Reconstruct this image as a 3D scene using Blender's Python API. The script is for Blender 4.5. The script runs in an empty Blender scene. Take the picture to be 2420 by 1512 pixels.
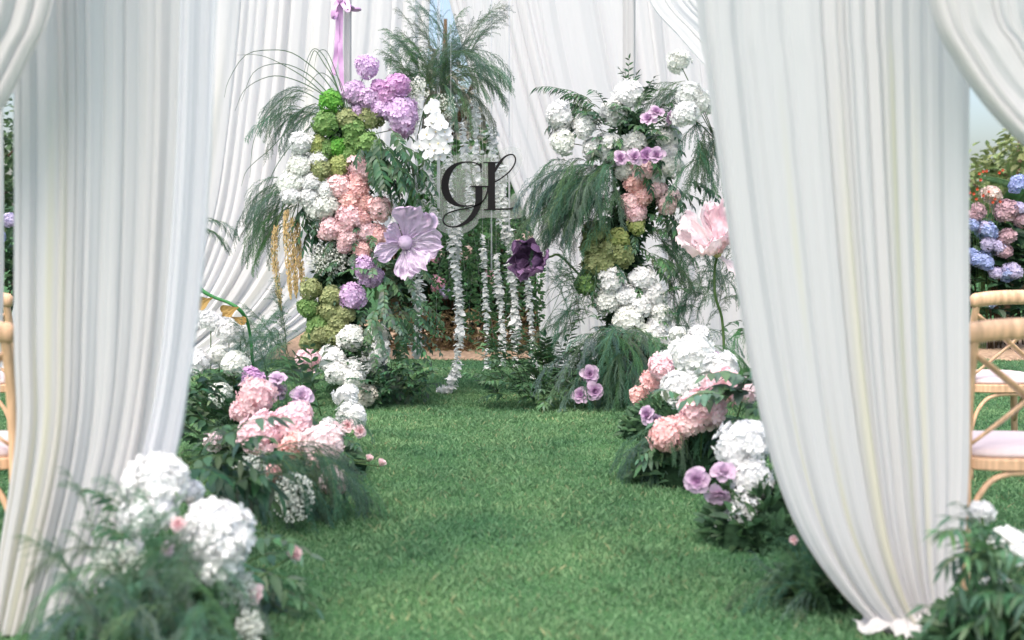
import bpy, math, random
import numpy as np
from mathutils import Vector, Matrix, Euler, noise

random.seed(7); np.random.seed(7)
R = math.radians
scene = bpy.context.scene
col = scene.collection

# ------------------------------------------------------------------ camera, sky, sun, exposure
EYE, FOC, CU, CV = 1.18, 3000.0, 1209.5, 556.0      # eye height, focal length in picture units, vanishing point
cam_d = bpy.data.cameras.new('camera')
cam_d.lens = 36.0 * FOC / 2419.0
cam_d.sensor_width = 36.0
cam_d.shift_y = -(756.0 - CV) / 2419.0
cam_d.clip_start, cam_d.clip_end = 0.05, 2000
cam_d.dof.use_dof = True
cam_d.dof.focus_distance = 8.9
cam_d.dof.aperture_fstop = 2.3
cam = bpy.data.objects.new('camera', cam_d)
cam.location = (0, 0, EYE)
cam.rotation_euler = (R(90), 0, 0)
col.objects.link(cam)
scene.camera = cam

world = bpy.data.worlds.new('World'); scene.world = world
world.use_nodes = True
wn = world.node_tree
bg = wn.nodes['Background']
sky = wn.nodes.new('ShaderNodeTexSky'); sky.sky_type = 'NISHITA'; sky.sun_disc = False
SUN_EL, SUN_AZ = 60.0, 205.0        # azimuth clockwise from +Y
sky.sun_elevation = R(SUN_EL); sky.sun_rotation = R(SUN_AZ)
sky.air_density = 1.0; sky.dust_density = 4.5; sky.ozone_density = 0.3
wn.links.new(sky.outputs['Color'], bg.inputs['Color'])
bg.inputs['Strength'].default_value = 0.15
sun_d = bpy.data.lights.new('sun', 'SUN'); sun_d.energy = 1.5; sun_d.angle = R(60); sun_d.color = (1.0, 0.975, 0.95)
sun = bpy.data.objects.new('sun', sun_d); col.objects.link(sun)
sd = Vector((math.sin(R(SUN_AZ)) * math.cos(R(SUN_EL)), math.cos(R(SUN_AZ)) * math.cos(R(SUN_EL)), math.sin(R(SUN_EL))))
sun.rotation_euler = sd.to_track_quat('Z', 'Y').to_euler()
vs = scene.view_settings
vs.view_transform = 'Standard'; vs.look = 'None'; vs.gamma = 1.0; vs.use_curve_mapping = False
vs.exposure = 1.06
scene.cycles.max_bounces = 6; scene.cycles.diffuse_bounces = 3; scene.cycles.transparent_max_bounces = 8; scene.cycles.transmission_bounces = 4; scene.cycles.glossy_bounces = 2

# ------------------------------------------------------------------ helpers
def W(u, v, Y):
    return Vector(((u - CU) * Y / FOC, Y, EYE - (v - CV) * Y / FOC))

def srgb(r, g, b):
    f = lambda c: (c / 255 / 12.92) if c / 255 <= 0.04045 else ((c / 255 + 0.055) / 1.055) ** 2.4
    return (f(r), f(g), f(b), 1.0)

def link(o, parent=None):
    col.objects.link(o)
    if parent is not None: o.parent = parent
    return o

def tag(o, label=None, cat=None, group=None, kind=None):
    if label: o['label'] = label
    if cat: o['category'] = cat
    if group: o['group'] = group
    if kind: o['kind'] = kind
    return o

def empty(name, loc=(0, 0, 0), label=None, cat=None, group=None, rz=0.0):
    o = bpy.data.objects.new(name, None)
    o.location = loc; o.rotation_euler = (0, 0, rz); o.empty_display_size = 0.05
    col.objects.link(o)
    return tag(o, label, cat, group)

def add_obj(name, me, parent=None, loc=None, color=None, kind=None):
    o = bpy.data.objects.new(name, me)
    if loc is not None: o.location = loc
    if color is not None: o.color = color
    if kind: o['kind'] = kind
    return link(o, parent)

class MB:
    def __init__(self): self.v = []; self.f = []; self.m = []
    def quad(self, a, b, c, d, mi=0):
        n = len(self.v); self.v += [a, b, c, d]; self.f.append((n, n + 1, n + 2, n + 3)); self.m.append(mi)
    def poly(self, pts, mi=0):
        n = len(self.v); self.v += list(pts); self.f.append(tuple(range(n, n + len(pts)))); self.m.append(mi)
    def fan(self, pts, mi=0):            # pts[0] is the hub
        n = len(self.v); self.v += list(pts)
        for i in range(1, len(pts) - 1): self.f.append((n, n + i, n + i + 1)); self.m.append(mi)
    def box(self, c, s, rot=None, mi=0):
        n = len(self.v)
        for dz in (-.5, .5):
            for dx, dy in ((-.5, -.5), (.5, -.5), (.5, .5), (-.5, .5)):
                p = Vector((dx * s[0], dy * s[1], dz * s[2]))
                if rot is not None: p = rot @ p
                self.v.append(tuple(p + Vector(c)))
        for q in ((3, 2, 1, 0), (4, 5, 6, 7), (0, 1, 5, 4), (1, 2, 6, 5), (2, 3, 7, 6), (3, 0, 4, 7)):
            self.f.append(tuple(n + i for i in q)); self.m.append(mi)
    def tube(self, pts, rad, n=6, mi=0, cap=True, flat=1.0, up=None):
        pts = [Vector(p) for p in pts]
        if not hasattr(rad, '__len__'): rad = [rad] * len(pts)
        base = len(self.v)
        ref = up or Vector((0.13, 0.21, 0.97))
        for i, p in enumerate(pts):
            t = (pts[min(i + 1, len(pts) - 1)] - pts[max(i - 1, 0)]).normalized()
            a = t.cross(ref)
            if a.length < 1e-4: a = t.cross(Vector((1, 0, 0)))
            a.normalize(); b = a.cross(t).normalized()
            for k in range(n):
                th = 2 * math.pi * (k + .5) / n
                self.v.append(tuple(p + a * math.cos(th) * rad[i] + b * math.sin(th) * rad[i] * flat))
        for i in range(len(pts) - 1):
            for k in range(n):
                k2 = (k + 1) % n
                self.f.append((base + i * n + k, base + i * n + k2, base + (i + 1) * n + k2, base + (i + 1) * n + k)); self.m.append(mi)
        if cap:
            self.f.append(tuple(base + k for k in range(n))[::-1]); self.m.append(mi)
            e = base + (len(pts) - 1) * n
            self.f.append(tuple(e + k for k in range(n))); self.m.append(mi)
    def mesh(self, name, mats, smooth=False):
        me = bpy.data.meshes.new(name)
        me.from_pydata([tuple(p) for p in self.v], [], self.f)
        for m in (mats if isinstance(mats, (list, tuple)) else [mats]): me.materials.append(m)
        if any(self.m): me.polygons.foreach_set('material_index', self.m)
        if smooth: me.polygons.foreach_set('use_smooth', [True] * len(self.f))
        me.update()
        return me

def cr(pts, n):                     # Catmull-Rom through pts, n samples; works on tuples of any length
    P = np.array(pts, float); k = len(P)
    P = np.vstack([2 * P[0] - P[1], P, 2 * P[-1] - P[-2]])
    out = []
    for t in np.linspace(0, k - 1, n):
        i = min(int(t), k - 2); f = t - i
        p0, p1, p2, p3 = P[i], P[i + 1], P[i + 2], P[i + 3]
        out.append(0.5 * (2 * p1 + (p2 - p0) * f + (2 * p0 - 5 * p1 + 4 * p2 - p3) * f ** 2 + (3 * p1 - p0 - 3 * p2 + p3) * f ** 3))
    return np.array(out)

# ------------------------------------------------------------------ materials
def mat(name):
    m = bpy.data.materials.new(name); m.use_nodes = True
    nt = m.node_tree; nt.nodes.clear()
    out = nt.nodes.new('ShaderNodeOutputMaterial')
    return m, nt, out
def N(nt, typ, **kw):
    n = nt.nodes.new(typ)
    for k, v in kw.items(): setattr(n, k, v)
    return n
def L(nt, a, b): nt.links.new(a, b)
def vary(nt, colsock, amt=0.25, src='island', hue=0.0):
    """brightness (and a little hue) varied per loose piece or per object"""
    if src == 'island': r = N(nt, 'ShaderNodeNewGeometry').outputs['Random Per Island']
    else: r = N(nt, 'ShaderNodeObjectInfo').outputs['Random']
    hs = N(nt, 'ShaderNodeHueSaturation')
    mr = N(nt, 'ShaderNodeMapRange'); mr.inputs['To Min'].default_value = 1 - amt; mr.inputs['To Max'].default_value = 1 + amt
    L(nt, r, mr.inputs['Value']); L(nt, mr.outputs['Result'], hs.inputs['Value'])
    if hue:
        m2 = N(nt, 'ShaderNodeMath', operation='MULTIPLY'); m2.inputs[1].default_value = 7.31
        fr = N(nt, 'ShaderNodeMath', operation='FRACT'); L(nt, r, m2.inputs[0]); L(nt, m2.outputs[0], fr.inputs[0])
        mh = N(nt, 'ShaderNodeMapRange'); mh.inputs['To Min'].default_value = .5 - hue; mh.inputs['To Max'].default_value = .5 + hue
        L(nt, fr.outputs[0], mh.inputs['Value']); L(nt, mh.outputs['Result'], hs.inputs['Hue'])
    L(nt, colsock, hs.inputs['Color'])
    return hs.outputs['Color']

def leafy(name, base=None, amt=0.3, trans=0.3, rough=0.5, src='island', hue=0.02, spec=0.3, noise=0.0):
    m, nt, out = mat(name)
    if base is None: c = N(nt, 'ShaderNodeObjectInfo').outputs['Color']
    else:
        rgb = N(nt, 'ShaderNodeRGB'); rgb.outputs[0].default_value = base; c = rgb.outputs[0]
    c = vary(nt, c, amt, src, hue)
    if noise:
        tx = N(nt, 'ShaderNodeTexNoise'); tx.inputs['Scale'].default_value = 40
        hs = N(nt, 'ShaderNodeHueSaturation'); mr = N(nt, 'ShaderNodeMapRange')
        mr.inputs['To Min'].default_value = 1 - noise; mr.inputs['To Max'].default_value = 1 + noise
        L(nt, tx.outputs['Fac'], mr.inputs['Value']); L(nt, mr.outputs['Result'], hs.inputs['Value']); L(nt, c, hs.inputs['Color']); c = hs.outputs['Color']
    p = N(nt, 'ShaderNodeBsdfPrincipled'); p.inputs['Roughness'].default_value = rough
    p.inputs['Specular IOR Level'].default_value = spec
    L(nt, c, p.inputs['Base Color'])
    t = N(nt, 'ShaderNodeBsdfTranslucent'); L(nt, c, t.inputs['Color'])
    mx = N(nt, 'ShaderNodeMixShader'); mx.inputs['Fac'].default_value = trans
    L(nt, p.outputs[0], mx.inputs[1]); L(nt, t.outputs[0], mx.inputs[2]); L(nt, mx.outputs[0], out.inputs['Surface'])
    return m

def plain(name, base, rough=0.6, spec=0.3, metal=0.0, noise=0.0, scale=20.0, stretch=None, bump=0.0):
    m, nt, out = mat(name)
    p = N(nt, 'ShaderNodeBsdfPrincipled'); p.inputs['Roughness'].default_value = rough
    p.inputs['Specular IOR Level'].default_value = spec; p.inputs['Metallic'].default_value = metal
    p.inputs['Base Color'].default_value = base
    if noise or bump:
        tc = N(nt, 'ShaderNodeTexCoord'); mp = N(nt, 'ShaderNodeMapping')
        if stretch: mp.inputs['Scale'].default_value = stretch
        tx = N(nt, 'ShaderNodeTexNoise'); tx.inputs['Scale'].default_value = scale; tx.inputs['Detail'].default_value = 5
        L(nt, tc.outputs['Object'], mp.inputs['Vector']); L(nt, mp.outputs[0], tx.inputs['Vector'])
        if noise:
            hs = N(nt, 'ShaderNodeHueSaturation'); hs.inputs['Color'].default_value = base
            mr = N(nt, 'ShaderNodeMapRange'); mr.inputs['From Min'].default_value = .3; mr.inputs['From Max'].default_value = .7
            mr.inputs['To Min'].default_value = 1 - noise; mr.inputs['To Max'].default_value = 1 + noise
            L(nt, tx.outputs['Fac'], mr.inputs['Value']); L(nt, mr.outputs['Result'], hs.inputs['Value']); L(nt, hs.outputs[0], p.inputs['Base Color'])
        if bump:
            b = N(nt, 'ShaderNodeBump'); b.inputs['Strength'].default_value = bump; b.inputs['Distance'].default_value = .01
            L(nt, tx.outputs['Fac'], b.inputs['Height']); L(nt, b.outputs[0], p.inputs['Normal'])
    L(nt, p.outputs[0], out.inputs['Surface'])
    return m

def fabric(name, white, trans=0.35, alpha=1.0, stripe=True):
    m, nt, out = mat(name)
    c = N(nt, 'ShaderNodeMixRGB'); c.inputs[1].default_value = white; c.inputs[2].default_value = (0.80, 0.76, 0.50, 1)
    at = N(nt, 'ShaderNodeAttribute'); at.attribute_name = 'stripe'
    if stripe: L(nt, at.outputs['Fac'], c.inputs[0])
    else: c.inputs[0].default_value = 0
    tc = N(nt, 'ShaderNodeTexCoord')
    tx = N(nt, 'ShaderNodeTexNoise'); tx.inputs['Scale'].default_value = 60; tx.inputs['Detail'].default_value = 4
    mp = N(nt, 'ShaderNodeMapping'); mp.inputs['Scale'].default_value = (1, 1, 0.05)
    L(nt, tc.outputs['Object'], mp.inputs['Vector']); L(nt, mp.outputs[0], tx.inputs['Vector'])
    b = N(nt, 'ShaderNodeBump'); b.inputs['Strength'].default_value = .35; b.inputs['Distance'].default_value = .008
    L(nt, tx.outputs['Fac'], b.inputs['Height'])
    d = N(nt, 'ShaderNodeBsdfPrincipled'); d.inputs['Roughness'].default_value = .75; d.inputs['Specular IOR Level'].default_value = .15
    d.inputs['Sheen Weight'].default_value = .2
    L(nt, c.outputs[0], d.inputs['Base Color']); L(nt, b.outputs[0], d.inputs['Normal'])
    t = N(nt, 'ShaderNodeBsdfTranslucent'); L(nt, c.outputs[0], t.inputs['Color']); L(nt, b.outputs[0], t.inputs['Normal'])
    mx = N(nt, 'ShaderNodeMixShader'); mx.inputs[0].default_value = trans
    L(nt, d.outputs[0], mx.inputs[1]); L(nt, t.outputs[0], mx.inputs[2])
    last = mx.outputs[0]
    if alpha < 1:
        tr = N(nt, 'ShaderNodeBsdfTransparent'); m2 = N(nt, 'ShaderNodeMixShader'); m2.inputs[0].default_value = alpha
        L(nt, tr.outputs[0], m2.inputs[1]); L(nt, last, m2.inputs[2]); last = m2.outputs[0]
    L(nt, last, out.inputs['Surface'])
    return m

M = {}
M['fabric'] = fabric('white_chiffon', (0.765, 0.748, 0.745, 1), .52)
M['fabric_back'] = fabric('white_chiffon_backlit', (0.90, 0.88, 0.88, 1), .50)  # same white chiffon, lightened: the backlight on the rear cloth is put into its colour
M['sheer'] = fabric('sheer_chiffon', (0.79, 0.80, 0.85, 1), .4, alpha=.62, stripe=False)
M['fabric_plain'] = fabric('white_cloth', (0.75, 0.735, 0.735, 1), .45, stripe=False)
M['petal'] = leafy('petal', None, .14, .34, .6, 'island', .012, .15)
M['paper'] = leafy('crepe_paper', None, .04, .30, .75, 'island', .0, .1, noise=.06)
def crease(m):
    nt = m.node_tree; p = next(n for n in nt.nodes if n.type == 'BSDF_PRINCIPLED')
    tc = N(nt, 'ShaderNodeTexCoord'); mp = N(nt, 'ShaderNodeMapping'); mp.inputs['Scale'].default_value = (14, 42, 20)
    ns = N(nt, 'ShaderNodeTexNoise'); ns.inputs['Scale'].default_value = 1.0; ns.inputs['Detail'].default_value = 5; ns.inputs['Distortion'].default_value = 1.2
    vo = N(nt, 'ShaderNodeTexVoronoi'); vo.inputs['Scale'].default_value = .7
    L(nt, tc.outputs['Object'], mp.inputs['Vector']); L(nt, mp.outputs[0], ns.inputs['Vector']); L(nt, mp.outputs[0], vo.inputs['Vector'])
    ad = N(nt, 'ShaderNodeMath', operation='ADD'); L(nt, ns.outputs['Fac'], ad.inputs[0]); L(nt, vo.outputs['Distance'], ad.inputs[1])
    b = N(nt, 'ShaderNodeBump'); b.inputs['Strength'].default_value = .8; b.inputs['Distance'].default_value = .010
    L(nt, ad.outputs[0], b.inputs['Height']); L(nt, b.outputs[0], p.inputs['Normal'])
crease(M['paper'])
M['leaf'] = leafy('leaf', None, .30, .22, .42, 'object', .02, .35)
M['leaf_isl'] = leafy('leaf_mass', None, .35, .28, .45, 'island', .025, .3)
M['needle'] = leafy('fern_needle', None, .35, .30, .6, 'island', .015, .15)
M['stem'] = plain('green_stem', (0.07, 0.13, 0.04, 1), .5, .3, noise=.25, scale=30)
M['core'] = plain('moss_core', (0.018, 0.04, 0.02, 1), .9, .05, noise=.4, scale=40, bump=.5)
M['wood'] = plain('beech_wood', srgb(218, 178, 144), .38, .4, noise=.26, scale=9, stretch=(6, 6, .8), bump=.05)
M['cushion'] = plain('cushion_cloth', srgb(222, 204, 204), .85, .1, noise=.05, scale=120, bump=.25)
M['metal'] = plain('white_metal', (.78, .78, .78, 1), .35, .5)
M['black'] = plain('black_acrylic', (.010, .009, .010, 1), .6, .15)
M['satin'] = plain('lilac_satin', srgb(206, 160, 206), .30, .5, noise=.05, scale=30)
M['soil'] = plain('soil', srgb(158, 134, 112), .95, .1, noise=.4, scale=25, bump=.8)
M['bark'] = plain('bark', (0.10, 0.07, 0.045, 1), .9, .1, noise=.4, scale=30, bump=.8)
M['brown'] = leafy('dry_leaf', srgb(176, 146, 92), .2, .3, .7, 'island', .01, .1, noise=.15)
M['amaranth'] = leafy('amaranth', srgb(224, 198, 146), .25, .2, .8, 'island', .015, .1)
M['orange'] = plain('berry', srgb(190, 60, 25), .4, .4)
M['yellow'] = plain('orchid_lip', srgb(238, 222, 170), .5, .3)

def m_acrylic():
    m, nt, out = mat('clear_acrylic')
    tr = N(nt, 'ShaderNodeBsdfTransparent'); tr.inputs[0].default_value = (.93, .94, .94, 1)
    d = N(nt, 'ShaderNodeBsdfDiffuse'); d.inputs[0].default_value = (.80, .82, .82, 1)
    g = N(nt, 'ShaderNodeBsdfGlossy'); g.inputs['Roughness'].default_value = .08
    m1 = N(nt, 'ShaderNodeMixShader'); m1.inputs[0].default_value = .10
    L(nt, tr.outputs[0], m1.inputs[1]); L(nt, d.outputs[0], m1.inputs[2])
    fr = N(nt, 'ShaderNodeFresnel'); fr.inputs[0].default_value = 1.45
    m2 = N(nt, 'ShaderNodeMixShader'); L(nt, fr.outputs[0], m2.inputs[0]); L(nt, m1.outputs[0], m2.inputs[1]); L(nt, g.outputs[0], m2.inputs[2])
    L(nt, m2.outputs[0], out.inputs['Surface'])
    return m
M['acrylic'] = m_acrylic()

def m_lawn():
    m, nt, out = mat('lawn')
    tc = N(nt, 'ShaderNodeTexCoord')
    t1 = N(nt, 'ShaderNodeTexNoise'); t1.inputs['Scale'].default_value = 1.6; t1.inputs['Detail'].default_value = 6
    t2 = N(nt, 'ShaderNodeTexNoise'); t2.inputs['Scale'].default_value = 70; t2.inputs['Detail'].default_value = 6
    L(nt, tc.outputs['Object'], t1.inputs['Vector']); L(nt, tc.outputs['Object'], t2.inputs['Vector'])
    r1 = N(nt, 'ShaderNodeValToRGB'); e = r1.color_ramp.elements
    e[0].position = .33; e[0].color = (.050, .140, .062, 1); e[1].position = .68; e[1].color = (.095, .21, .090, 1)
    r2 = N(nt, 'ShaderNodeValToRGB'); e = r2.color_ramp.elements
    e[0].position = .3; e[0].color = (.4, .4, .4, 1); e[1].position = .75; e[1].color = (1.4, 1.4, 1.2, 1)
    mx = N(nt, 'ShaderNodeMixRGB', blend_type='MULTIPLY'); mx.inputs[0].default_value = 1
    L(nt, t1.outputs['Fac'], r1.inputs[0]); L(nt, t2.outputs['Fac'], r2.inputs[0]); L(nt, r1.outputs[0], mx.inputs[1]); L(nt, r2.outputs[0], mx.inputs[2])
    p = N(nt, 'ShaderNodeBsdfPrincipled'); p.inputs['Roughness'].default_value = .9; p.inputs['Specular IOR Level'].default_value = .1
    L(nt, mx.outputs[0], p.inputs['Base Color'])
    b = N(nt, 'ShaderNodeBump'); b.inputs['Strength'].default_value = .8; b.inputs['Distance'].default_value = .02
    L(nt, t2.outputs['Fac'], b.inputs['Height']); L(nt, b.outputs[0], p.inputs['Normal'])
    L(nt, p.outputs[0], out.inputs['Surface'])
    return m
M['lawn'] = m_lawn()

def m_blade():
    m, nt, out = mat('grass_blade')
    geo = N(nt, 'ShaderNodeNewGeometry')
    rr = N(nt, 'ShaderNodeValToRGB'); cr_ = rr.color_ramp; e = cr_.elements
    e[0].position = 0; e[0].color = (.120, .225, .112, 1); e[1].position = .93; e[1].color = (.190, .325, .170, 1)
    x = e.new(.965); x.color = (.28, .30, .17, 1)
    tc = N(nt, 'ShaderNodeTexCoord'); t1 = N(nt, 'ShaderNodeTexNoise'); t1.inputs['Scale'].default_value = 1.7; t1.inputs['Detail'].default_value = 7
    L(nt, tc.outputs['Object'], t1.inputs['Vector']); L(nt, geo.outputs['Random Per Island'], rr.inputs[0])
    hs = N(nt, 'ShaderNodeMixRGB', blend_type='MULTIPLY'); hs.inputs[0].default_value = 1
    r2 = N(nt, 'ShaderNodeValToRGB'); e = r2.color_ramp.elements
    e[0].position = .35; e[0].color = (.62, .76, .74, 1); e[1].position = .66; e[1].color = (1.24, 1.20, 1.10, 1)
    L(nt, t1.outputs['Fac'], r2.inputs[0]); L(nt, rr.outputs[0], hs.inputs[1]); L(nt, r2.outputs[0], hs.inputs[2])
    p = N(nt, 'ShaderNodeBsdfPrincipled'); p.inputs['Roughness'].default_value = .6; p.inputs['Specular IOR Level'].default_value = .2
    L(nt, hs.outputs[0], p.inputs['Base Color'])
    t = N(nt, 'ShaderNodeBsdfTranslucent'); L(nt, hs.outputs[0], t.inputs[0])
    mx = N(nt, 'ShaderNodeMixShader'); mx.inputs[0].default_value = .3
    L(nt, p.outputs[0], mx.inputs[1]); L(nt, t.outputs[0], mx.inputs[2]); L(nt, mx.outputs[0], out.inputs['Surface'])
    return m
M['blade'] = m_blade()

# ------------------------------------------------------------------ ground
def make_ground():
    b = MB()
    xs = [-600, -60, -12, -6, -3, -1.5, 0, 1.5, 3, 6, 12, 60, 600]; ys = [-60, -5, 0, 2, 4, 6, 8, 10, 12, 16, 25, 60, 200, 900]
    for y in ys:
        for x in xs: b.v.append((x, y, 0))
    for j in range(len(ys) - 1):
        for i in range(len(xs) - 1):
            n = len(xs); b.f.append((j * n + i, j * n + i + 1, (j + 1) * n + i + 1, (j + 1) * n + i)); b.m.append(0)
    o = add_obj('lawn', b.mesh('lawn', M['lawn'])); tag(o, 'mown green lawn running up the aisle to the arch', None, kind='structure')
    # planting bed of bare soil beyond the drapes, with an uneven front edge
    b = MB(); nx = 90
    for i in range(nx):
        x = -6 + 12.5 * i / (nx - 1)
        e = 12.0 + .06 * math.sin(x * 5) + .04 * math.sin(x * 13 + 1) + .02 * random.random()
        b.v += [(x, e, .004), (x, e + .12, .03 + .01 * random.random()), (x, 17, .05)]
    for i in range(nx - 1):
        for k in range(2):
            a = i * 3 + k; b.f.append((a, a + 3, a + 4, a + 1)); b.m.append(0)
    tag(add_obj('soil_bed', b.mesh('soil_bed', M['soil'], True)), 'bare brown soil edge of the planting bed behind the drapes', kind='structure')

def make_grass():
    n = 300000
    # denser near the camera axis, inside the view wedge
    y = 3.0 + (12.05 - 3.0) * np.random.rand(n) ** 0.9
    half = 0.42 * y + .15
    x = (np.random.rand(n) * 2 - 1) * half
    clump = .75 + .35 * np.sin(x * 7.3 + np.sin(y * 5.1) * 2) * np.sin(y * 6.7 + 1.3) + .3 * np.random.rand(n)
    h = (.011 + .014 * np.random.rand(n)) * clump
    w = (.0016 + .0014 * np.random.rand(n)) * (0.7 + y / 9)
    a = np.random.rand(n) * 2 * np.pi; lean = h * (.3 + 1.1 * np.random.rand(n)); la = np.random.rand(n) * 2 * np.pi
    V = np.zeros((n, 4, 3), np.float32)
    V[:, 0] = np.stack([x - w * np.cos(a), y - w * np.sin(a), 0 * x], 1)
    V[:, 1] = np.stack([x + w * np.cos(a), y + w * np.sin(a), 0 * x], 1)
    mx_, my_ = x + .35 * lean * np.cos(la), y + .35 * lean * np.sin(la)
    V[:, 2] = np.stack([mx_ + .8 * w * np.cos(a), my_ + .8 * w * np.sin(a), h * .6], 1)
    V[:, 3] = np.stack([x + lean * np.cos(la), y + lean * np.sin(la), h], 1)
    me = bpy.data.meshes.new('grass')
    me.vertices.add(n * 4); me.vertices.foreach_set('co', V.ravel())
    idx = (np.arange(n)[:, None] * 4 + np.array([0, 1, 2, 0, 2, 3])[None]).astype(np.int32).ravel()
    me.loops.add(n * 6); me.loops.foreach_set('vertex_index', idx)
    me.polygons.add(n * 2); me.polygons.foreach_set('loop_start', np.arange(n * 2, dtype=np.int32) * 3)
    me.polygons.foreach_set('loop_total', np.full(n * 2, 3, np.int32))
    me.materials.append(M['blade']); me.update(); me.validate()
    tag(add_obj('grass', me), 'short green grass blades of the lawn with a few straw bits', 'grass', kind='stuff')
make_ground(); make_grass()

# ------------------------------------------------------------------ drapes
def drape_mesh(name, A, B, Y, nf, amp, seed=0, ns=260, nt=70, stripes=(), amp_t=None, yfun=None, matkey='fabric', drift=.5):
    """cloth lofted between edge A and edge B (picture points at depth Y, turned to metres); folds run along the edges"""
    rs = np.random.RandomState(seed)
    a = cr(A, nt); b = cr(B, nt)
    gaps = .35 + rs.rand(nf + 1) ** 2.2 * 2.4; cum = np.concatenate([[0], np.cumsum(gaps)]); cum /= cum[-1]
    s = np.linspace(0, 1, ns)
    ph = np.interp(s, cum, np.arange(len(cum)) * 2 * np.pi)
    al = np.interp(s, cum, .15 + rs.rand(len(cum)) ** 1.3 * 1.15)
    k1, k2, k3 = rs.rand(3) * 6.28
    t = np.linspace(0, 1, nt)
    at = np.interp(t, *amp_t) if amp_t else np.ones(nt)
    V = np.zeros((nt, ns, 3))
    for j in range(nt):
        u = a[j, 0] + (b[j, 0] - a[j, 0]) * s; v = a[j, 1] + (b[j, 1] - a[j, 1]) * s
        p = ph + drift * np.sin(t[j] * 3.1 + k1 + s * 5) + .25 * np.sin(t[j] * 9 + s * 17 + k2)
        q = np.sin(p); fold = q * .75 + .25 * np.sign(q) * np.abs(q) ** .7
        dy = amp * at[j] * al * (fold + .22 * np.sin(2.7 * p + k2 + 2 * t[j]) + .05 * np.sin(6.3 * p + 5 * t[j] + k3)) + amp * .8 * np.sin(s * 9 + k3 + t[j])
        Yj = Y + (yfun(s, t[j]) if yfun else 0) + dy
        tx, tz = (b[j, 0] - a[j, 0]), -(b[j, 1] - a[j, 1]); ln = math.hypot(tx, tz) + 1e-6
        lat = amp * at[j] * .55 * al * np.cos(p)
        V[j, :, 0] = (u - CU) * Y / FOC + lat * tx / ln; V[j, :, 1] = Yj; V[j, :, 2] = EYE - (v - CV) * Y / FOC + lat * tz / ln
    V[:, :, 2] = np.maximum(V[:, :, 2], .006 + .01 * rs.rand(nt, ns))
    g = np.arange(nt * ns).reshape(nt, ns)
    F = np.stack([g[:-1, :-1], g[:-1, 1:], g[1:, 1:], g[1:, :-1]], -1).reshape(-1, 4)
    me = bpy.data.meshes.new(name); me.from_pydata(V.reshape(-1, 3).tolist(), [], F.tolist())
    me.polygons.foreach_set('use_smooth', [True] * len(F))
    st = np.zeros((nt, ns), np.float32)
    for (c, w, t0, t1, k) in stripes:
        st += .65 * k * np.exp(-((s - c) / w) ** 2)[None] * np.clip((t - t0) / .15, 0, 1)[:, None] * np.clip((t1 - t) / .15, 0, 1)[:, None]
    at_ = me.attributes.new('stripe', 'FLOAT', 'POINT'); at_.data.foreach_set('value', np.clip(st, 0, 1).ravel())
    me.materials.append(M[matkey]); me.update()
    return me

def drape(name, label, group, *args, **kw):
    o = add_obj(name, drape_mesh(name, *args, **kw)); return tag(o, label, 'drape', group)

def pooled_cloth(parent, cx, cy, rx, ry, h, seed):
    rs = np.random.RandomState(seed); n = 90; V = []; F = []
    for j in range(26):
        r = j / 25
        for i in range(n):
            th = 2 * math.pi * i / n
            edge = 1 + .14 * math.sin(3 * th + seed) + .09 * math.sin(7 * th + 2 * seed) + .05 * math.sin(17 * th)
            z = h * (1 - r ** 1.6) +  .036 * (1 - r * .5) * abs(math.sin(4 * th + 9 * r + seed + 1.5 * math.sin(2 * th))) + .026 * abs(math.sin(9 * th - 11 * r + 2 * math.sin(3 * th)))
            V.append((cx + rx * r * edge * math.cos(th), cy + ry * r * edge * math.sin(th), max(.008 + .006 * rs.rand(), z)))
    for j in range(25):
        for i in range(n): F.append((j * n + i, j * n + (i + 1) % n, (j + 1) * n + (i + 1) % n, (j + 1) * n + i))
    me = bpy.data.meshes.new('pooled_hem'); me.from_pydata(V, [], F); me.polygons.foreach_set('use_smooth', [True] * len(F))
    me.materials.append(M['fabric_plain']); me.update()
    return add_obj('pooled_hem', me, parent)

# back, left: swept to a tie behind the near drape
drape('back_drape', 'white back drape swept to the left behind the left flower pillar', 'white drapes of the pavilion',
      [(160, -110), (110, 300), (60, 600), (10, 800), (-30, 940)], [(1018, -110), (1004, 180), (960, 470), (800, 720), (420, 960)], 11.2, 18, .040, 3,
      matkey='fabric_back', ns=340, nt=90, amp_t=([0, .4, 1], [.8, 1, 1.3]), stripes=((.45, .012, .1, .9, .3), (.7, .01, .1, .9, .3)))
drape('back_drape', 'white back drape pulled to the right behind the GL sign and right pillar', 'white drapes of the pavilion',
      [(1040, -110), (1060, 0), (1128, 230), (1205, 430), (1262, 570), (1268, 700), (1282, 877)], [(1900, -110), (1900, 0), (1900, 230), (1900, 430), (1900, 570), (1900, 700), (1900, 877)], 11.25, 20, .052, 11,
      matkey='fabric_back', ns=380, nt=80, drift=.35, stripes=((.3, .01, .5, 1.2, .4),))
drape('side_swag', 'white swag crossing diagonally at the top behind the right near drape', 'white drapes of the pavilion',
      [(1500, -150), (1532, 0), (1600, 85), (1665, 160), (1760, 260)], [(1590, -150), (1660, -20), (1720, 40), (1790, 90), (1900, 160)], 8.2, 7, .012, 5, ns=120, nt=50, matkey='fabric_back')
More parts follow.
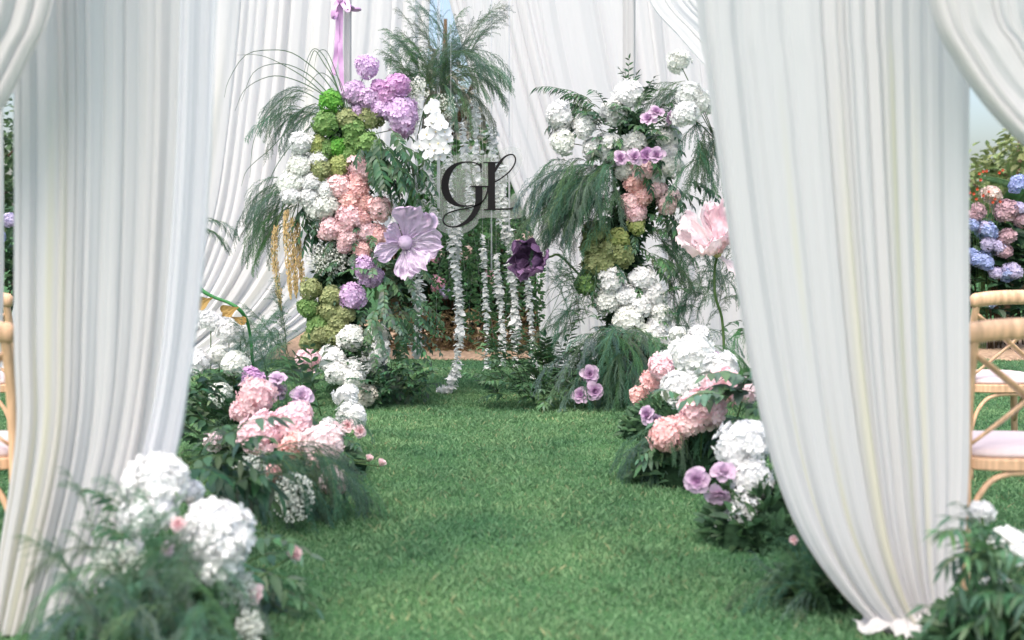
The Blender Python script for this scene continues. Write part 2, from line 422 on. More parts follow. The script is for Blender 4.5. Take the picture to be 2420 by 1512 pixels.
# near drapes
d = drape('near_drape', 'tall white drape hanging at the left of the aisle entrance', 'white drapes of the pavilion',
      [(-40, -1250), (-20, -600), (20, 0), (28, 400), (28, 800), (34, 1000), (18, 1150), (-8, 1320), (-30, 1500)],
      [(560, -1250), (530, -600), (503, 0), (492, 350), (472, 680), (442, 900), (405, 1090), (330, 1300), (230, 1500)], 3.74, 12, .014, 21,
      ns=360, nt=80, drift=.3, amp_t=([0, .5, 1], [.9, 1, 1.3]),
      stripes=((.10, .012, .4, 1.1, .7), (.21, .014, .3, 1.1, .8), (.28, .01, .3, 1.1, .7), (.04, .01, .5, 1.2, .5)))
add_obj('sheer_layer', drape_mesh('sheer_layer', [(440, -1250), (430, -600), (425, 0), (415, 350), (395, 680), (372, 900), (330, 1100), (250, 1400)],
      [(585, -1250), (548, -600), (512, 0), (500, 350), (478, 680), (448, 900), (412, 1090), (300, 1400)], 3.68, 5, .010, 5, ns=80, nt=60, matkey='sheer'), d)
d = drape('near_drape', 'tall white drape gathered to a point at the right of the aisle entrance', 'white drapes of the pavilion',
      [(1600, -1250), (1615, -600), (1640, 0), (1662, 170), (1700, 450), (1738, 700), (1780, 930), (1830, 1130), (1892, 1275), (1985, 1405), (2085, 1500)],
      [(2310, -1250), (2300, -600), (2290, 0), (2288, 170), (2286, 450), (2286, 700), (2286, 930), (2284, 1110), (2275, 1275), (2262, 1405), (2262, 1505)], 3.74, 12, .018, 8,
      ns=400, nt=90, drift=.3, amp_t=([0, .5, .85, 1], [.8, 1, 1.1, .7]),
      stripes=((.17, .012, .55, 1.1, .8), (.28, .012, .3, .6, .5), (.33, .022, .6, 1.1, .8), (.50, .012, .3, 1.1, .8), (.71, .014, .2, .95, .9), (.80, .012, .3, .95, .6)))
pooled_cloth(d, (2215 - CU) * 3.72 / FOC, 3.76, .20, .13, .03, 5)
drape('corner_swag', 'white swag sweeping out of the picture at the upper left corner', 'white drapes of the pavilion',
      [(250, -900), (190, -400), (125, 0), (70, 135), (0, 262), (-90, 360)], [(-60, -900), (-120, -400), (-180, 0), (-190, 60), (-210, 120), (-260, 200)], 3.5, 5, .022, 33, ns=110, nt=60)
drape('corner_swag', 'white swag sweeping out of the picture at the upper right corner', 'white drapes of the pavilion',
      [(2120, -900), (2150, -400), (2200, 0), (2262, 150), (2340, 262), (2430, 350), (2540, 410)], [(2430, -900), (2450, -400), (2480, 0), (2520, 70), (2560, 140), (2600, 190), (2680, 260)], 3.5, 6, .024, 41, ns=140, nt=60)
drape('side_drape', 'narrow strip of white drape at the left picture edge', 'white drapes of the pavilion',
      [(-160, -700), (-160, 0), (-160, 600), (-170, 1000), (-190, 1330)], [(2, -700), (6, 0), (8, 500), (4, 800), (-25, 1330)], 4.5, 5, .02, 14, ns=80, nt=40)

# pavilion frame the drapes hang from
fr = empty('pavilion_frame', (0, 3.9, 0), 'white metal pavilion frame carrying the drapes, mostly hidden by them', 'frame')
TOP = 3.66
for (x, y) in ((-1.18, 3.9), (1.13, 3.9), (-2.6, 11.4), (2.6, 11.4)):
    b = MB(); b.tube([(x, y - 3.9, 0), (x, y - 3.9, TOP)], .022, 10); add_obj('post', b.mesh('post', M['metal'], True), fr)
for (p, q) in (((-1.7, 3.76), (1.9, 3.76)), ((-4.2, 11.22), (2.9, 11.22)), ((-1.3, 3.7), (-2.7, 11.4)), ((1.3, 3.7), (2.7, 11.4)), ((-2.2, 9.55), (2.2, 9.55)), ((-2.2, 8.2), (2.4, 8.2))):
    b = MB(); b.tube([(p[0], p[1] - 3.9, TOP + .02), (q[0], q[1] - 3.9, TOP + .02)], .025, 8); add_obj('beam', b.mesh('beam', M['metal'], True), fr)

def wrapped_pole(u, Y, label, w=.026):
    X = (u - CU) * Y / FOC
    b = MB(); n = 28; rows = 30
    for j in range(rows):
        for i in range(n):
            th = 2 * math.pi * i / n; r = w * (1 + .16 * math.sin(5 * th + .3 * math.sin(j * .5)) + .07 * math.sin(11 * th + j * .2))
            b.v.append((r * math.cos(th), r * math.sin(th), TOP * j / (rows - 1)))
    for j in range(rows - 1):
        for i in range(n):
            b.f.append((j * n + i, j * n + (i + 1) % n, (j + 1) * n + (i + 1) % n, (j + 1) * n + i)); b.m.append(0)
    o = add_obj('draped_pole', b.mesh('draped_pole', M['fabric_plain'], True), None, (X, Y, 0)); tag(o, label, 'pole', 'cloth wrapped poles')
wrapped_pole(821, 9.45, 'white cloth wrapped pole behind the lilac ribbon bow')
wrapped_pole(1486, 9.6, 'white cloth wrapped pole rising behind the right flower pillar', .044)

# ------------------------------------------------------------------ flower building blocks
rnd = random.Random(11)
def basis(nrm, roll=0.0):
    q = Vector(nrm).normalized().to_track_quat('Z', 'Y').to_matrix()
    return q @ Matrix.Rotation(roll, 3, 'Z')

def head_mesh(seed, nfl=105, fs=.30):
    r = random.Random(seed); b = MB()
    k = [r.uniform(0, 6.28) for _ in range(6)]
    # inner ball
    seg, rg = 10, 6
    for j in range(rg + 1):
        for i in range(seg):
            ph = math.pi * j / rg; th = 2 * math.pi * i / seg
            b.v.append((.66 * math.sin(ph) * math.cos(th), .66 * math.sin(ph) * math.sin(th), .62 * math.cos(ph)))
    for j in range(rg):
        for i in range(seg): b.f.append((j * seg + i, j * seg + (i + 1) % seg, (j + 1) * seg + (i + 1) % seg, (j + 1) * seg + i)); b.m.append(0)
    ga = math.pi * (3 - math.sqrt(5))
    for i in range(nfl):
        z = 1 - 1.72 * (i + .5) / nfl
        rr = math.sqrt(max(0, 1 - z * z)); th = ga * i + r.uniform(-.25, .25)
        d = Vector((rr * math.cos(th), rr * math.sin(th), z + r.uniform(-.08, .08))).normalized()
        rad = (.93 + .09 * math.sin(3 * th + k[0]) * rr + .06 * math.sin(5 * th + 4 * z + k[1])) * r.uniform(.86, 1.08)
        c = d * rad * Vector((1, 1, .92)).length / 1.69
        B = basis((d + Vector((r.uniform(-.32, .32), r.uniform(-.32, .32), r.uniform(-.28, .32)))).normalized(), r.uniform(0, 1.57))
        s = fs * r.uniform(.78, 1.15); cup = r.uniform(.05, .35)
        for q in range(4):
            Rz = Matrix.Rotation(q * math.pi / 2 + r.uniform(-.12, .12), 3, 'Z'); tw = r.uniform(-.12, .12)
            pts = []
            for (x, y, zz) in ((0, 0, -.08), (.38, -.34, .02), (.78, -.40, .10), (1.0, -.10, .05), (1.0, .12, .05), (.78, .40, .10), (.38, .34, .02)):
                pts.append(c + B @ (Rz @ Vector((x * s, y * s, (zz + cup * x + tw * y) * s))))
            b.fan(pts)
    return b.mesh('florets', M['petal'])
HEADS = [head_mesh(100 + i, 128 + 8 * (i % 3), .265 + .012 * (i % 3)) for i in range(6)]
HEADS_SPARSE = [head_mesh(200 + i, 80, .34) for i in range(3)]

WHITE = (.91, .91, .91, 1); CREAM = (.72, .69, .62, 1); PINK = srgb(255, 224, 229); SALMON = srgb(255, 214, 213); PALEP = srgb(255, 236, 241)
LILAC = srgb(232, 204, 237); MAUVEP = srgb(222, 180, 220); GREEN = srgb(138, 172, 108); OLIVE = srgb(168, 176, 128); VIVID = srgb(118, 180, 82); YGREEN = srgb(180, 190, 126)
MAUVE = srgb(222, 198, 219); MAUVE_D = srgb(192, 150, 192)
CN = {'W': WHITE, 'C': CREAM, 'P': PINK, 'S': SALMON, 'Q': PALEP, 'L': LILAC, 'M': MAUVEP, 'G': GREEN, 'O': OLIVE, 'V': VIVID, 'Y': YGREEN}

def stem_obj(parent, a, b_, r=.004, sag=.0, n=5, mk='stem', name='stem'):
    a = Vector(a); b_ = Vector(b_); mid = (a + b_) / 2 + Vector((0, 0, sag))
    pts = [tuple(p) for p in cr([a, mid, b_], n)]
    m = MB(); m.tube(pts, r, 5); return add_obj(name, m.mesh(name, M[mk], True), parent)

ORD = ['first', 'second', 'third', 'fourth', 'fifth', 'sixth', 'seventh', 'eighth', 'ninth', 'tenth']
def ord_label(i, n, lo='left', hi='right', ends=('leftmost', 'rightmost')):
    if n == 1: return ''
    if i == 0: return ends[0]
    if i == n - 1: return ends[1]
    if i < n / 2: return '%s from %s' % (ORD[i], lo)
    return '%s from %s' % (ORD[n - 1 - i], hi)

def hydrangeas(items, noun, place, root_fn, sparse=False, axis='u'):
    """items: (u, v, diameter, Y, colour); each becomes a thing of its own with florets and stem"""
    items = sorted(items, key=lambda t: t[0] if axis == 'u' else t[1])
    n = len(items)
    for i, (u, v, dia, Y, c) in enumerate(items):
        p = W(u, v, Y); rad = dia * .5 * Y / FOC
        base = root_fn(p)
        od = ord_label(i, n) if axis == 'u' else ord_label(i, n, 'the top', 'the bottom', ('topmost', 'lowest'))
        lab = ('%s %s, %s' % (noun, place, od)) if od else '%s %s' % (noun, place)
        root = empty('hydrangea', base, lab, 'hydrangea', '%s %s' % (noun, place))
        cc = CN[c]; k = rnd.uniform(.94, 1.04); tw = rnd.random() ** 2; cc = (min(1, cc[0] * k * (1 - .015 * tw)), min(1, cc[1] * k), min(1, cc[2] * k * (1 - .055 * tw)), 1)
        fl = add_obj('florets', rnd.choice(HEADS_SPARSE if sparse else HEADS), root, p - base, cc, 'stuff')
        out = (p - base); out.z = abs(out.z) * .6 + .10; out.y -= .12
        q = out.normalized().to_track_quat('Z', 'Y') @ Euler((rnd.uniform(-.35, .35), rnd.uniform(-.35, .35), rnd.uniform(0, 6.28))).to_quaternion()
        fl.rotation_euler = q.to_euler()
        k = 1.14
        fl.scale = (rad * k * rnd.uniform(.88, 1.10), rad * k * rnd.uniform(.88, 1.10), rad * k * rnd.uniform(.80, 1.04))
        stem_obj(root, (0, 0, 0), p - base, .0035, .01)

# cores the flowers are stuck in
def big_leaf(b, q, d, s, wd, nz, mi=0):
    sd_ = d.cross(nz); sd_ = (sd_.normalized() if sd_.length > 1e-3 else Vector((1, 0, 0))) * s * wd; n_ = sd_.cross(d).normalized() * s * .10
    b.fan([q, q + d * s * .25 - sd_ * .8 + n_, q + d * s * .55 - sd_ + n_, q + d * s * .85 - sd_ * .5, q + d * s - n_, q + d * s * .85 + sd_ * .5, q + d * s * .55 + sd_ + n_, q + d * s * .25 + sd_ * .8 + n_], mi)
def core_mesh(path, name, Y):
    P = cr(path, 40); b = MB(); n = 22
    for j, (u, v, r) in enumerate(P):
        c = W(u, v, Y); rr = .72 * r * Y / FOC
        for i in range(n):
            th = 2 * math.pi * i / n
            k = rr * (1 + .10 * math.sin(3 * th + j * .7) + .08 * math.sin(7 * th - j * 1.1) + .05 * rnd.uniform(-1, 1))
            b.v.append((c.x + k * math.cos(th), c.y + k * .8 * math.sin(th), max(c.z, 0.0)))
    for j in range(39):
        for i in range(n): b.f.append((j * n + i, j * n + (i + 1) % n, (j + 1) * n + (i + 1) % n, (j + 1) * n + i)); b.m.append(0)
    b.f.append(tuple(range(n))); b.m.append(0); e = 39 * n; b.f.append(tuple(e + i for i in range(n))[::-1]); b.m.append(0)
    for _ in range(1500):
        j = rnd.uniform(1.5, 39); u, v, r = P[int(j)]; c = W(u, v, Y); th = rnd.uniform(0, 6.28); k = .72 * r * Y / FOC * rnd.uniform(.95, 1.3)
        o = Vector((math.cos(th), .8 * math.sin(th), rnd.uniform(-.6, .5))); q = Vector((c.x + k * math.cos(th), c.y + .8 * k * math.sin(th), max(.03, c.z)))
        big_leaf(b, q, (o + Vector((rnd.uniform(-.8, .8), rnd.uniform(-.5, .5), rnd.uniform(-.9, .3)))).normalized(), rnd.uniform(.05, .09), .20, Vector((rnd.uniform(-.5, .5), -.5, .8)), 1)
    return b.mesh(name, [M['core'], M['leaf_isl']])
LP = [(825, 275, 8), (818, 300, 38), (800, 370, 50), (808, 440, 62), (825, 520, 62), (825, 590, 45), (790, 650, 44), (790, 720, 52), (815, 800, 62), (845, 870, 72), (855, 945, 78)]
RP = [(1490, 262, 8), (1490, 290, 40), (1505, 360, 62), (1520, 430, 62), (1495, 510, 62), (1450, 580, 66), (1462, 650, 70), (1500, 720, 74), (1500, 800, 82), (1465, 880, 100), (1450, 945, 110)]
YP = 9.2
def pillar_root(path):
    P = np.array(path)
    def f(p):
        v = CV - (p.z - EYE) * FOC / YP + 25
        u = np.interp(v, P[:, 1], P[:, 0]); r = np.interp(v, P[:, 1], P[:, 2]) * YP / FOC
        c = W(u, min(max(v, P[0, 1]), 935), YP)
        d = p - c; d.z = 0
        if d.length > r * .6: d = d.normalized() * r * .6
        return c + d
    return f
def pY(path, u, v, extra=.15):
    P = np.array(path); uc = np.interp(v, P[:, 1], P[:, 0]); r = np.interp(v, P[:, 1], P[:, 2]) * YP / FOC + extra
    dx = (u - uc) * YP / FOC
    return min(8.93 + .02 * math.sin(u * 1.7), YP - math.sqrt(max(.0009, r * r - dx * dx)) * .85)
LROOT, RROOT = pillar_root(LP), pillar_root(RP)
for (path, lab) in ((LP, 'dark mossy core of the left flower pillar, nearly covered by blooms'), (RP, 'dark mossy core of the right flower pillar, nearly covered by blooms')):
    st = empty('flower_stand', W(path[-1][0], 949, YP), lab, 'flower stand', 'flower pillar stands')
    st.location.z = 0
    o = add_obj('moss_core', core_mesh(path, 'moss_core', YP), st, None, (.06, .13, .06, 1)); o.location = -Vector(st.location)
    b = MB()
    for dx in (-.03, .03):
        x = (path[6][0] - CU) * YP / FOC + dx - st.location.x
        b.tube([(x, .1, 0), (x, .1, 2.0)], .018, 8)
    add_obj('support_post', b.mesh('support_post', M['metal'], True), st)

def lp(items): return [(u, v, d, pY(LP, u, v), c) for (u, v, d, c) in items]
def rp(items): return [(u, v, d, pY(RP, u, v), c) for (u, v, d, c) in items]

# ------------------------------------------------------------------ hydrangeas, left pillar
hydrangeas(lp([(867, 157, 47, 'L')]), 'single lilac hydrangea', 'rising on a bare stem above the left pillar', LROOT)
hydrangeas(lp([(837, 220, 48, 'L'), (872, 234, 52, 'L'), (899, 211, 40, 'M'), (937, 203, 56, 'M'), (917, 230, 44, 'M')]), 'lilac hydrangea', 'in the top tuft of the left pillar', LROOT)
hydrangeas(lp([(851, 258, 34, 'L'), (893, 252, 42, 'L'), (948, 268, 76, 'L'), (922, 262, 50, 'L'), (955, 302, 44, 'M')]), 'lilac hydrangea', 'just below the top tuft of the left pillar', LROOT)
hydrangeas(lp([(782, 240, 50, 'V'), (772, 290, 54, 'G'), (820, 280, 46, 'O'), (877, 275, 52, 'O'), (835, 302, 48, 'G')]), 'green hydrangea', 'in upper row under the lilac tuft', LROOT)
hydrangeas(lp([(837, 325, 50, 'G'), (867, 342, 52, 'G'), (800, 347, 44, 'V'), (773, 350, 42, 'G'), (747, 342, 40, 'Y'), (828, 362, 40, 'G'), (802, 390, 44, 'Y'), (760, 402, 48, 'O')]), 'green hydrangea', 'in the mid band of the left pillar', LROOT)
hydrangeas(lp([(712, 338, 50, 'W'), (752, 378, 44, 'W'), (707, 393, 56, 'W'), (688, 430, 56, 'W'), (738, 430, 46, 'W')]), 'white hydrangea', 'at the left shoulder of the left pillar', LROOT)
hydrangeas(lp([(772, 447, 46, 'W'), (730, 465, 50, 'W'), (755, 492, 64, 'W'), (779, 484, 48, 'W'), (687, 460, 42, 'W')]), 'white hydrangea', 'beside the pink hydrangeas of the left pillar', LROOT)
hydrangeas(lp([(852, 393, 56, 'P'), (802, 438, 54, 'P'), (848, 422, 48, 'S'), (843, 452, 46, 'S'), (826, 472, 46, 'S'), (862, 480, 46, 'S')]), 'pink hydrangea', 'in the upper pink cluster of the left pillar', LROOT)
hydrangeas(lp([(897, 493, 52, 'P'), (825, 513, 56, 'P'), (850, 515, 42, 'S'), (780, 540, 56, 'P'), (822, 558, 56, 'P'), (862, 545, 46, 'P'), (895, 555, 46, 'S'), (815, 580, 36, 'P'), (858, 592, 42, 'S')]), 'pink hydrangea', 'in lower pink cluster of the left pillar', LROOT)
hydrangeas(lp([(860, 628, 46, 'L'), (877, 652, 48, 'L'), (834, 699, 52, 'L')]), 'lilac hydrangea', 'below the lilac paper flower', LROOT, axis='v')
hydrangeas(lp([(734, 682, 50, 'O'), (783, 700, 48, 'O'), (728, 727, 46, 'G'), (776, 734, 50, 'O'), (813, 739, 42, 'O')]), 'green hydrangea', 'in top of the low green clump, left pillar', LROOT)
hydrangeas(lp([(751, 764, 54, 'G'), (796, 761, 44, 'O'), (736, 804, 50, 'O'), (788, 790, 48, 'O'), (757, 790, 42, 'O')]), 'green hydrangea', 'in foot of the low green clump, left pillar', LROOT)
hydrangeas([(828, 799, 56, 8.82, 'W'), (891, 794, 54, 8.9, 'W'), (891, 834, 54, 8.8, 'W')], 'white hydrangea', 'near the foot of the left pillar', LROOT)
hydrangeas([(783, 849, 56, 8.75, 'W'), (798, 879, 50, 8.7, 'W'), (836, 879, 56, 8.7, 'W'), (872, 864, 42, 8.78, 'W'), (836, 900, 46, 8.65, 'W')], 'white hydrangea', 'in the white clump at the foot of left pillar', LROOT)
hydrangeas([(866, 932, 44, 8.65, 'C')], 'cream faded hydrangea', 'touching the grass at the foot of left pillar', LROOT)

# right pillar
hydrangeas([(1604, 146, 52, 8.7, 'W'), (1629, 226, 54, 8.6, 'W'), (1656, 243, 52, 8.6, 'W'), (1621, 268, 56, 8.55, 'W')], 'white hydrangea', 'high up against the right near drape',
           lambda p: W(1690, 330, 8.7), axis='v')
hydrangeas(rp([(1321, 273, 56, 'W'), (1381, 298, 52, 'W'), (1449, 266, 57, 'W'), (1486, 221, 60, 'W')]), 'white hydrangea', 'reaching out at the top of the right pillar', RROOT)
hydrangeas(rp([(1329, 336, 48, 'W'), (1401, 351, 42, 'W'), (1434, 348, 56, 'W'), (1469, 343, 40, 'W'), (1501, 336, 52, 'W')]), 'white hydrangea', 'in the second row of the right pillar', RROOT)
hydrangeas(rp([(1579, 326, 55, 'W'), (1584, 362, 46, 'W'), (1584, 390, 50, 'W'), (1549, 416, 42, 'W'), (1476, 403, 40, 'W')]), 'white hydrangea', 'around the mauve roses of the right pillar', RROOT, axis='v')
hydrangeas(rp([(1519, 403, 57, 'P'), (1501, 433, 46, 'S'), (1549, 446, 42, 'P'), (1514, 466, 46, 'S'), (1491, 478, 44, 'P'), (1579, 476, 50, 'P'), (1502, 503, 46, 'P')]), 'pink hydrangea', 'in the pink cluster of the right pillar', RROOT)
hydrangeas(rp([(1403, 549, 48, 'O'), (1394, 582, 44, 'O'), (1459, 565, 46, 'Y'), (1503, 532, 40, 'Y'), (1469, 602, 50, 'O'), (1412, 621, 54, 'O'), (1381, 671, 42, 'G'), (1440, 590, 42, 'O')]), 'green hydrangea', 'in the green cluster of the right pillar', RROOT)
hydrangeas(rp([(1444, 662, 60, 'W'), (1519, 659, 56, 'W'), (1437, 706, 54, 'W'), (1478, 699, 48, 'W'), (1547, 696, 50, 'W'), (1512, 724, 50, 'W')]), 'white hydrangea', 'in the upper white ring of the right pillar', RROOT)
hydrangeas(rp([(1484, 752, 60, 'W'), (1559, 743, 50, 'W'), (1556, 776, 50, 'W'), (1519, 787, 42, 'W'), (1569, 810, 52, 'W'), (1545, 795, 42, 'W')]), 'white hydrangea', 'in the lower white ring of the right pillar', RROOT)

# ------------------------------------------------------------------ ground arrangements
def mound(u, v, Y, rx, rz, label, ry=None):
    """low foam base under a ground arrangement"""
    c = W(u, v, Y); c.z = 0; b = MB(); seg, rg = 22, 8
    for j in range(rg + 1):
        for i in range(seg):
            th = 2 * math.pi * i / seg; ph = .5 * math.pi * j / rg
            k = 1 + .12 * math.sin(3 * th + u) + .07 * math.sin(7 * th + j)
            b.v.append((rx * k * math.cos(ph) * math.cos(th), (ry or rx * .7) * k * math.cos(ph) * math.sin(th), rz * math.sin(ph)))
    for j in range(rg):
        for i in range(seg): b.f.append((j * seg + i, j * seg + (i + 1) % seg, (j + 1) * seg + (i + 1) % seg, (j + 1) * seg + i)); b.m.append(0)
    for _ in range(420):
        th = rnd.uniform(0, 6.28); ph = rnd.uniform(0, 1.5); q = Vector((rx * math.cos(ph) * math.cos(th), (ry or rx * .7) * math.cos(ph) * math.sin(th), rz * math.sin(ph) + .01))
        big_leaf(b, q, (q.normalized() + Vector((rnd.uniform(-.8, .8), rnd.uniform(-.8, .8), rnd.uniform(-.3, .6)))).normalized(), rnd.uniform(.05, .09), .2, Vector((rnd.uniform(-.5, .5), -.4, .9)), 1)
    o = add_obj('moss_base', b.mesh('moss_base', [M['core'], M['leaf_isl']]), None, c, (.07, .15, .07, 1)); tag(o, label, 'flower base', 'moss bases of the ground arrangements')
    def root(p):
        d = p - c; d.z = 0
        if d.length > rx * .5: d = d.normalized() * rx * .5
        return c + d + Vector((0, 0, rz * .35))
    return root

m1 = mound(530, 940, 8.0, .26, .22, 'dark base of the white clump between left drape and left pillar')
hydrangeas([(498, 759, 50, 8.05, 'W')], 'nodding white hydrangea', 'highest beside the curved green stem', m1, sparse=True)
hydrangeas([(541, 782, 56, 8.0, 'W'), (568, 786, 40, 8.1, 'W'), (466, 857, 52, 7.9, 'W'), (518, 837, 46, 8.0, 'W'), (556, 859, 54, 7.85, 'W'), (521, 931, 48, 7.75, 'W')], 'white hydrangea', 'in the clump right of the left near drape', m1)
hydrangeas([(598, 897, 48, 7.6, 'M')], 'small purple hydrangea', 'behind the big pink hydrangea at left', m1)
m2 = mound(680, 1130, 6.3, .34, .20, 'dark base of the pink ground arrangement left of the aisle')
hydrangeas([(728, 852, 50, 7.4, 'P')], 'pink hydrangea', 'half hidden by leaves beside left pillar whites', m2)
hydrangeas([(606, 938, 80, 6.1, 'P'), (577, 970, 58, 6.1, 'P'), (616, 1024, 88, 5.9, 'P'), (695, 999, 82, 5.95, 'P'), (697, 1052, 60, 5.85, 'S'), (763, 1046, 86, 5.8, 'Q')], 'pink hydrangea', 'in the pink arrangement left of the aisle', m2)
hydrangeas([(788, 1136, 60, 5.3, 'Q'), (747, 1088, 40, 5.6, 'P'), (504, 1043, 44, 6.2, 'Q'), (646, 1118, 42, 5.3, 'S')], 'small pale pink hydrangea', 'low in arrangement left of the aisle', m2)
hydrangeas([(818, 938, 50, 7.0, 'W'), (832, 982, 60, 6.7, 'W'), (776, 1002, 30, 6.7, 'W'), (823, 1149, 32, 5.9, 'W')], 'white hydrangea', 'on the aisle side of the left pink arrangement', m2, axis='v')
m3 = mound(370, 1500, 3.5, .26, .16, 'dark base of the fern arrangement at the lower left')
hydrangeas([(370, 1136, 128, 3.5, 'W')], 'big white hydrangea', 'topmost of the arrangement at the lower left', m3)
hydrangeas([(352, 1215, 104, 3.46, 'W'), (452, 1162, 50, 3.9, 'W'), (462, 1298, 78, 3.5, 'W'), (516, 1262, 140, 3.48, 'W'), (520, 1326, 96, 3.46, 'W')], 'white hydrangea', 'in the arrangement at the lower left', m3)

m4 = mound(1600, 960, 7.4, .30, .20, 'dark base of the arrangement beside the right pillar foot')
hydrangeas([(1650, 793, 46, 8.2, 'W'), (1600, 790, 34, 8.3, 'W'), (1597, 823, 34, 8.0, 'W'), (1578, 849, 44, 7.9, 'W')], 'white hydrangea', 'trailing down from the right pillar rings', m4)
hydrangeas([(1637, 838, 82, 7.0, 'W'), (1703, 872, 76, 6.6, 'W'), (1609, 920, 76, 6.7, 'W')], 'large white hydrangea', 'in the arrangement right of the aisle', m4)
hydrangeas([(1562, 868, 52, 7.6, 'P'), (1541, 902, 46, 7.7, 'S'), (1509, 934, 44, 7.8, 'S')], 'pink hydrangea', 'stepping down to the grass at right pillar', m4)
m5 = mound(1640, 1110, 6.1, .28, .20, 'dark base of the pink ground arrangement right of the aisle')
hydrangeas([(1706, 912, 82, 6.1, 'P'), (1762, 920, 56, 6.1, 'Q'), (1660, 966, 88, 5.9, 'P'), (1618, 1005, 58, 5.9, 'P'), (1576, 1028, 66, 5.88, 'S')], 'pink hydrangea', 'in the arrangement right of the aisle', m5)
m6 = mound(1830, 1290, 4.9, .26, .18, 'dark base of the white arrangement beside the right near drape')
hydrangeas([(1758, 1050, 108, 5.0, 'W'), (1778, 1134, 90, 4.92, 'W'), (1762, 1212, 90, 4.85, 'W')], 'white hydrangea', 'tucked against the right near drape', m6, axis='v')
m7 = mound(2380, 1512, 3.45, .20, .16, 'dark base of the leafy arrangement at the lower right corner')
hydrangeas([(2385, 1292, 78, 3.5, 'W'), (2318, 1212, 52, 3.9, 'W'), (2360, 1400, 80, 3.5, 'W')], 'white hydrangea', 'behind leaves at the lower right corner', m7)
m8 = mound(1960, 1480, 4.1, .16, .09, 'dark base of the fern tuft under the right near drape')

# ------------------------------------------------------------------ roses
def petal_mesh(name, curl=.5, wid=.8, ln=1.0, mk='petal', ruffle=.06, seed=0, nu=6, nv=6):
    r = random.Random(seed); b = MB()
    for j in range(nv):
        t = j / (nv - 1)
        w = wid * (.22 + 1.0 * math.sin(min(1, t * 1.02) * math.pi * .62) ** 1.1) * (1 if t < .85 else 1 - (t - .85) * 1.6)
        for i in range(nu):
            s = i / (nu - 1) * 2 - 1
            z = curl * t * t * 1.0 + .35 * s * s * w * (1 - t * .3) + ruffle * math.sin(s * 7 + seed) * t + r.uniform(-.02, .02)
            b.v.append((t * ln * (1 - .10 * s * s * t), s * w * .5, z - (.18 * max(0, t - .7) * 3)))
    for j in range(nv - 1):
        for i in range(nu - 1):
            a = j * nu + i; b.f.append((a, a + 1, a + nu + 1, a + nu)); b.m.append(0)
    return b.mesh(name, M[mk], True)
ROSE_P = [petal_mesh('petal', c, w, 1.0, 'petal', .05, k) for k, (c, w) in enumerate(((.15, .72), (.35, .8), (.8, .75)))]

def roses(items, noun, place, root_fn, bud=False):
    items = sorted(items, key=lambda t: t[0]); n = len(items)
    for i, (u, v, dia, Y, c, cd, face) in enumerate(items):
        p = W(u, v, Y); rad = dia * .5 * Y / FOC; base = root_fn(p)
        od = ord_label(i, n); lab = '%s %s%s' % (noun, place, (', ' + od) if od else '')
        root = empty('rose', base, lab, 'rose', '%s %s' % (noun, place))
        off = p - base
        B = basis(Vector(face) + Vector((rnd.uniform(-.2, .2), 0, rnd.uniform(-.2, .2))), rnd.uniform(0, 6)).to_4x4()
        for ring, (cnt, elev, sc, mi) in enumerate(((6, 8, 1.08, 0), (6, 26, .88, 0), (5, 44, .72, 1), (5, 60, .56, 1), (4, 74, .42, 2)) if not bud else ((4, 55, 1.0, 1), (4, 72, .85, 2), (3, 82, .6, 2))):
            for q in range(cnt):
                a = 2 * math.pi * (q + .5 * (ring % 2)) / cnt + rnd.uniform(-.15, .15)
                Mx = Matrix.Rotation(a, 4, 'Z') @ Matrix.Rotation(-R(elev + rnd.uniform(-14, 14)), 4, 'Y')
                k = min(1, (ring / 3.2) ** 1.2)
                cc = tuple(c[x] * (1 - k) + cd[x] * k for x in range(3)) + (1,)
                o = add_obj('petal', ROSE_P[mi], root, None, cc)
                o.matrix_basis = Matrix.Translation(off) @ B @ Matrix.Translation((0, 0, -.25 * rad)) @ Mx @ Matrix.Diagonal((rad * sc * rnd.uniform(.85, 1.12), rad * sc, rad * sc, 1))
        stem_obj(root, (0, 0, 0), off - (B.to_3x3() @ Vector((0, 0, rad * .3))), .003, .01)
F0 = (0, -1, .35)
roses([(1531, 280, 38, 8.6, MAUVE, MAUVE_D, (-.4, -1, .5)), (1551, 263, 36, 8.6, MAUVE, MAUVE_D, (.2, -1, .8)), (1581, 278, 36, 8.6, MAUVE, MAUVE_D, (.7, -.7, -.1))], 'mauve rose', 'on long stem high at the right pillar', RROOT)
roses([(1466, 373, 38, 8.66, MAUVE, MAUVE_D, F0), (1499, 371, 40, 8.66, MAUVE, MAUVE_D, F0), (1527, 366, 36, 8.68, MAUVE_D, MAUVE_D, F0), (1551, 366, 40, 8.66, MAUVE, MAUVE_D, F0)], 'mauve rose', 'in the row above right pillar pinks', RROOT)
roses([(1394, 884, 46, 8.45, MAUVE, MAUVE_D, F0), (1372, 933, 42, 8.45, MAUVE, MAUVE_D, (-.3, -1, .2)), (1405, 924, 48, 8.42, MAUVE, MAUVE_D, (.2, -1, .2))], 'mauve rose', 'low on grass at the right pillar foot', RROOT)
roses([(1687, 846, 32, 7.0, MAUVE_D, MAUVE_D, F0)], 'dark mauve rose', 'between white hydrangeas right of the aisle', m4)
roses([(1528, 980, 46, 6.3, MAUVE, MAUVE_D, (-.8, -.8, .3)), (1550, 993, 38, 6.3, MAUVE, MAUVE_D, (-.3, -.8, -.3))], 'mauve rose', 'leaning over the grass beside pink hydrangea', m5)
roses([(1646, 1134, 68, 4.85, MAUVE, MAUVE_D, (-.5, -1, .2)), (1709, 1112, 62, 4.88, MAUVE, MAUVE, (.2, -.8, .8)), (1699, 1172, 66, 4.85, MAUVE, MAUVE, (0, -.6, -.6))], 'large mauve rose', 'left of the white hydrangeas at right drape', m6)
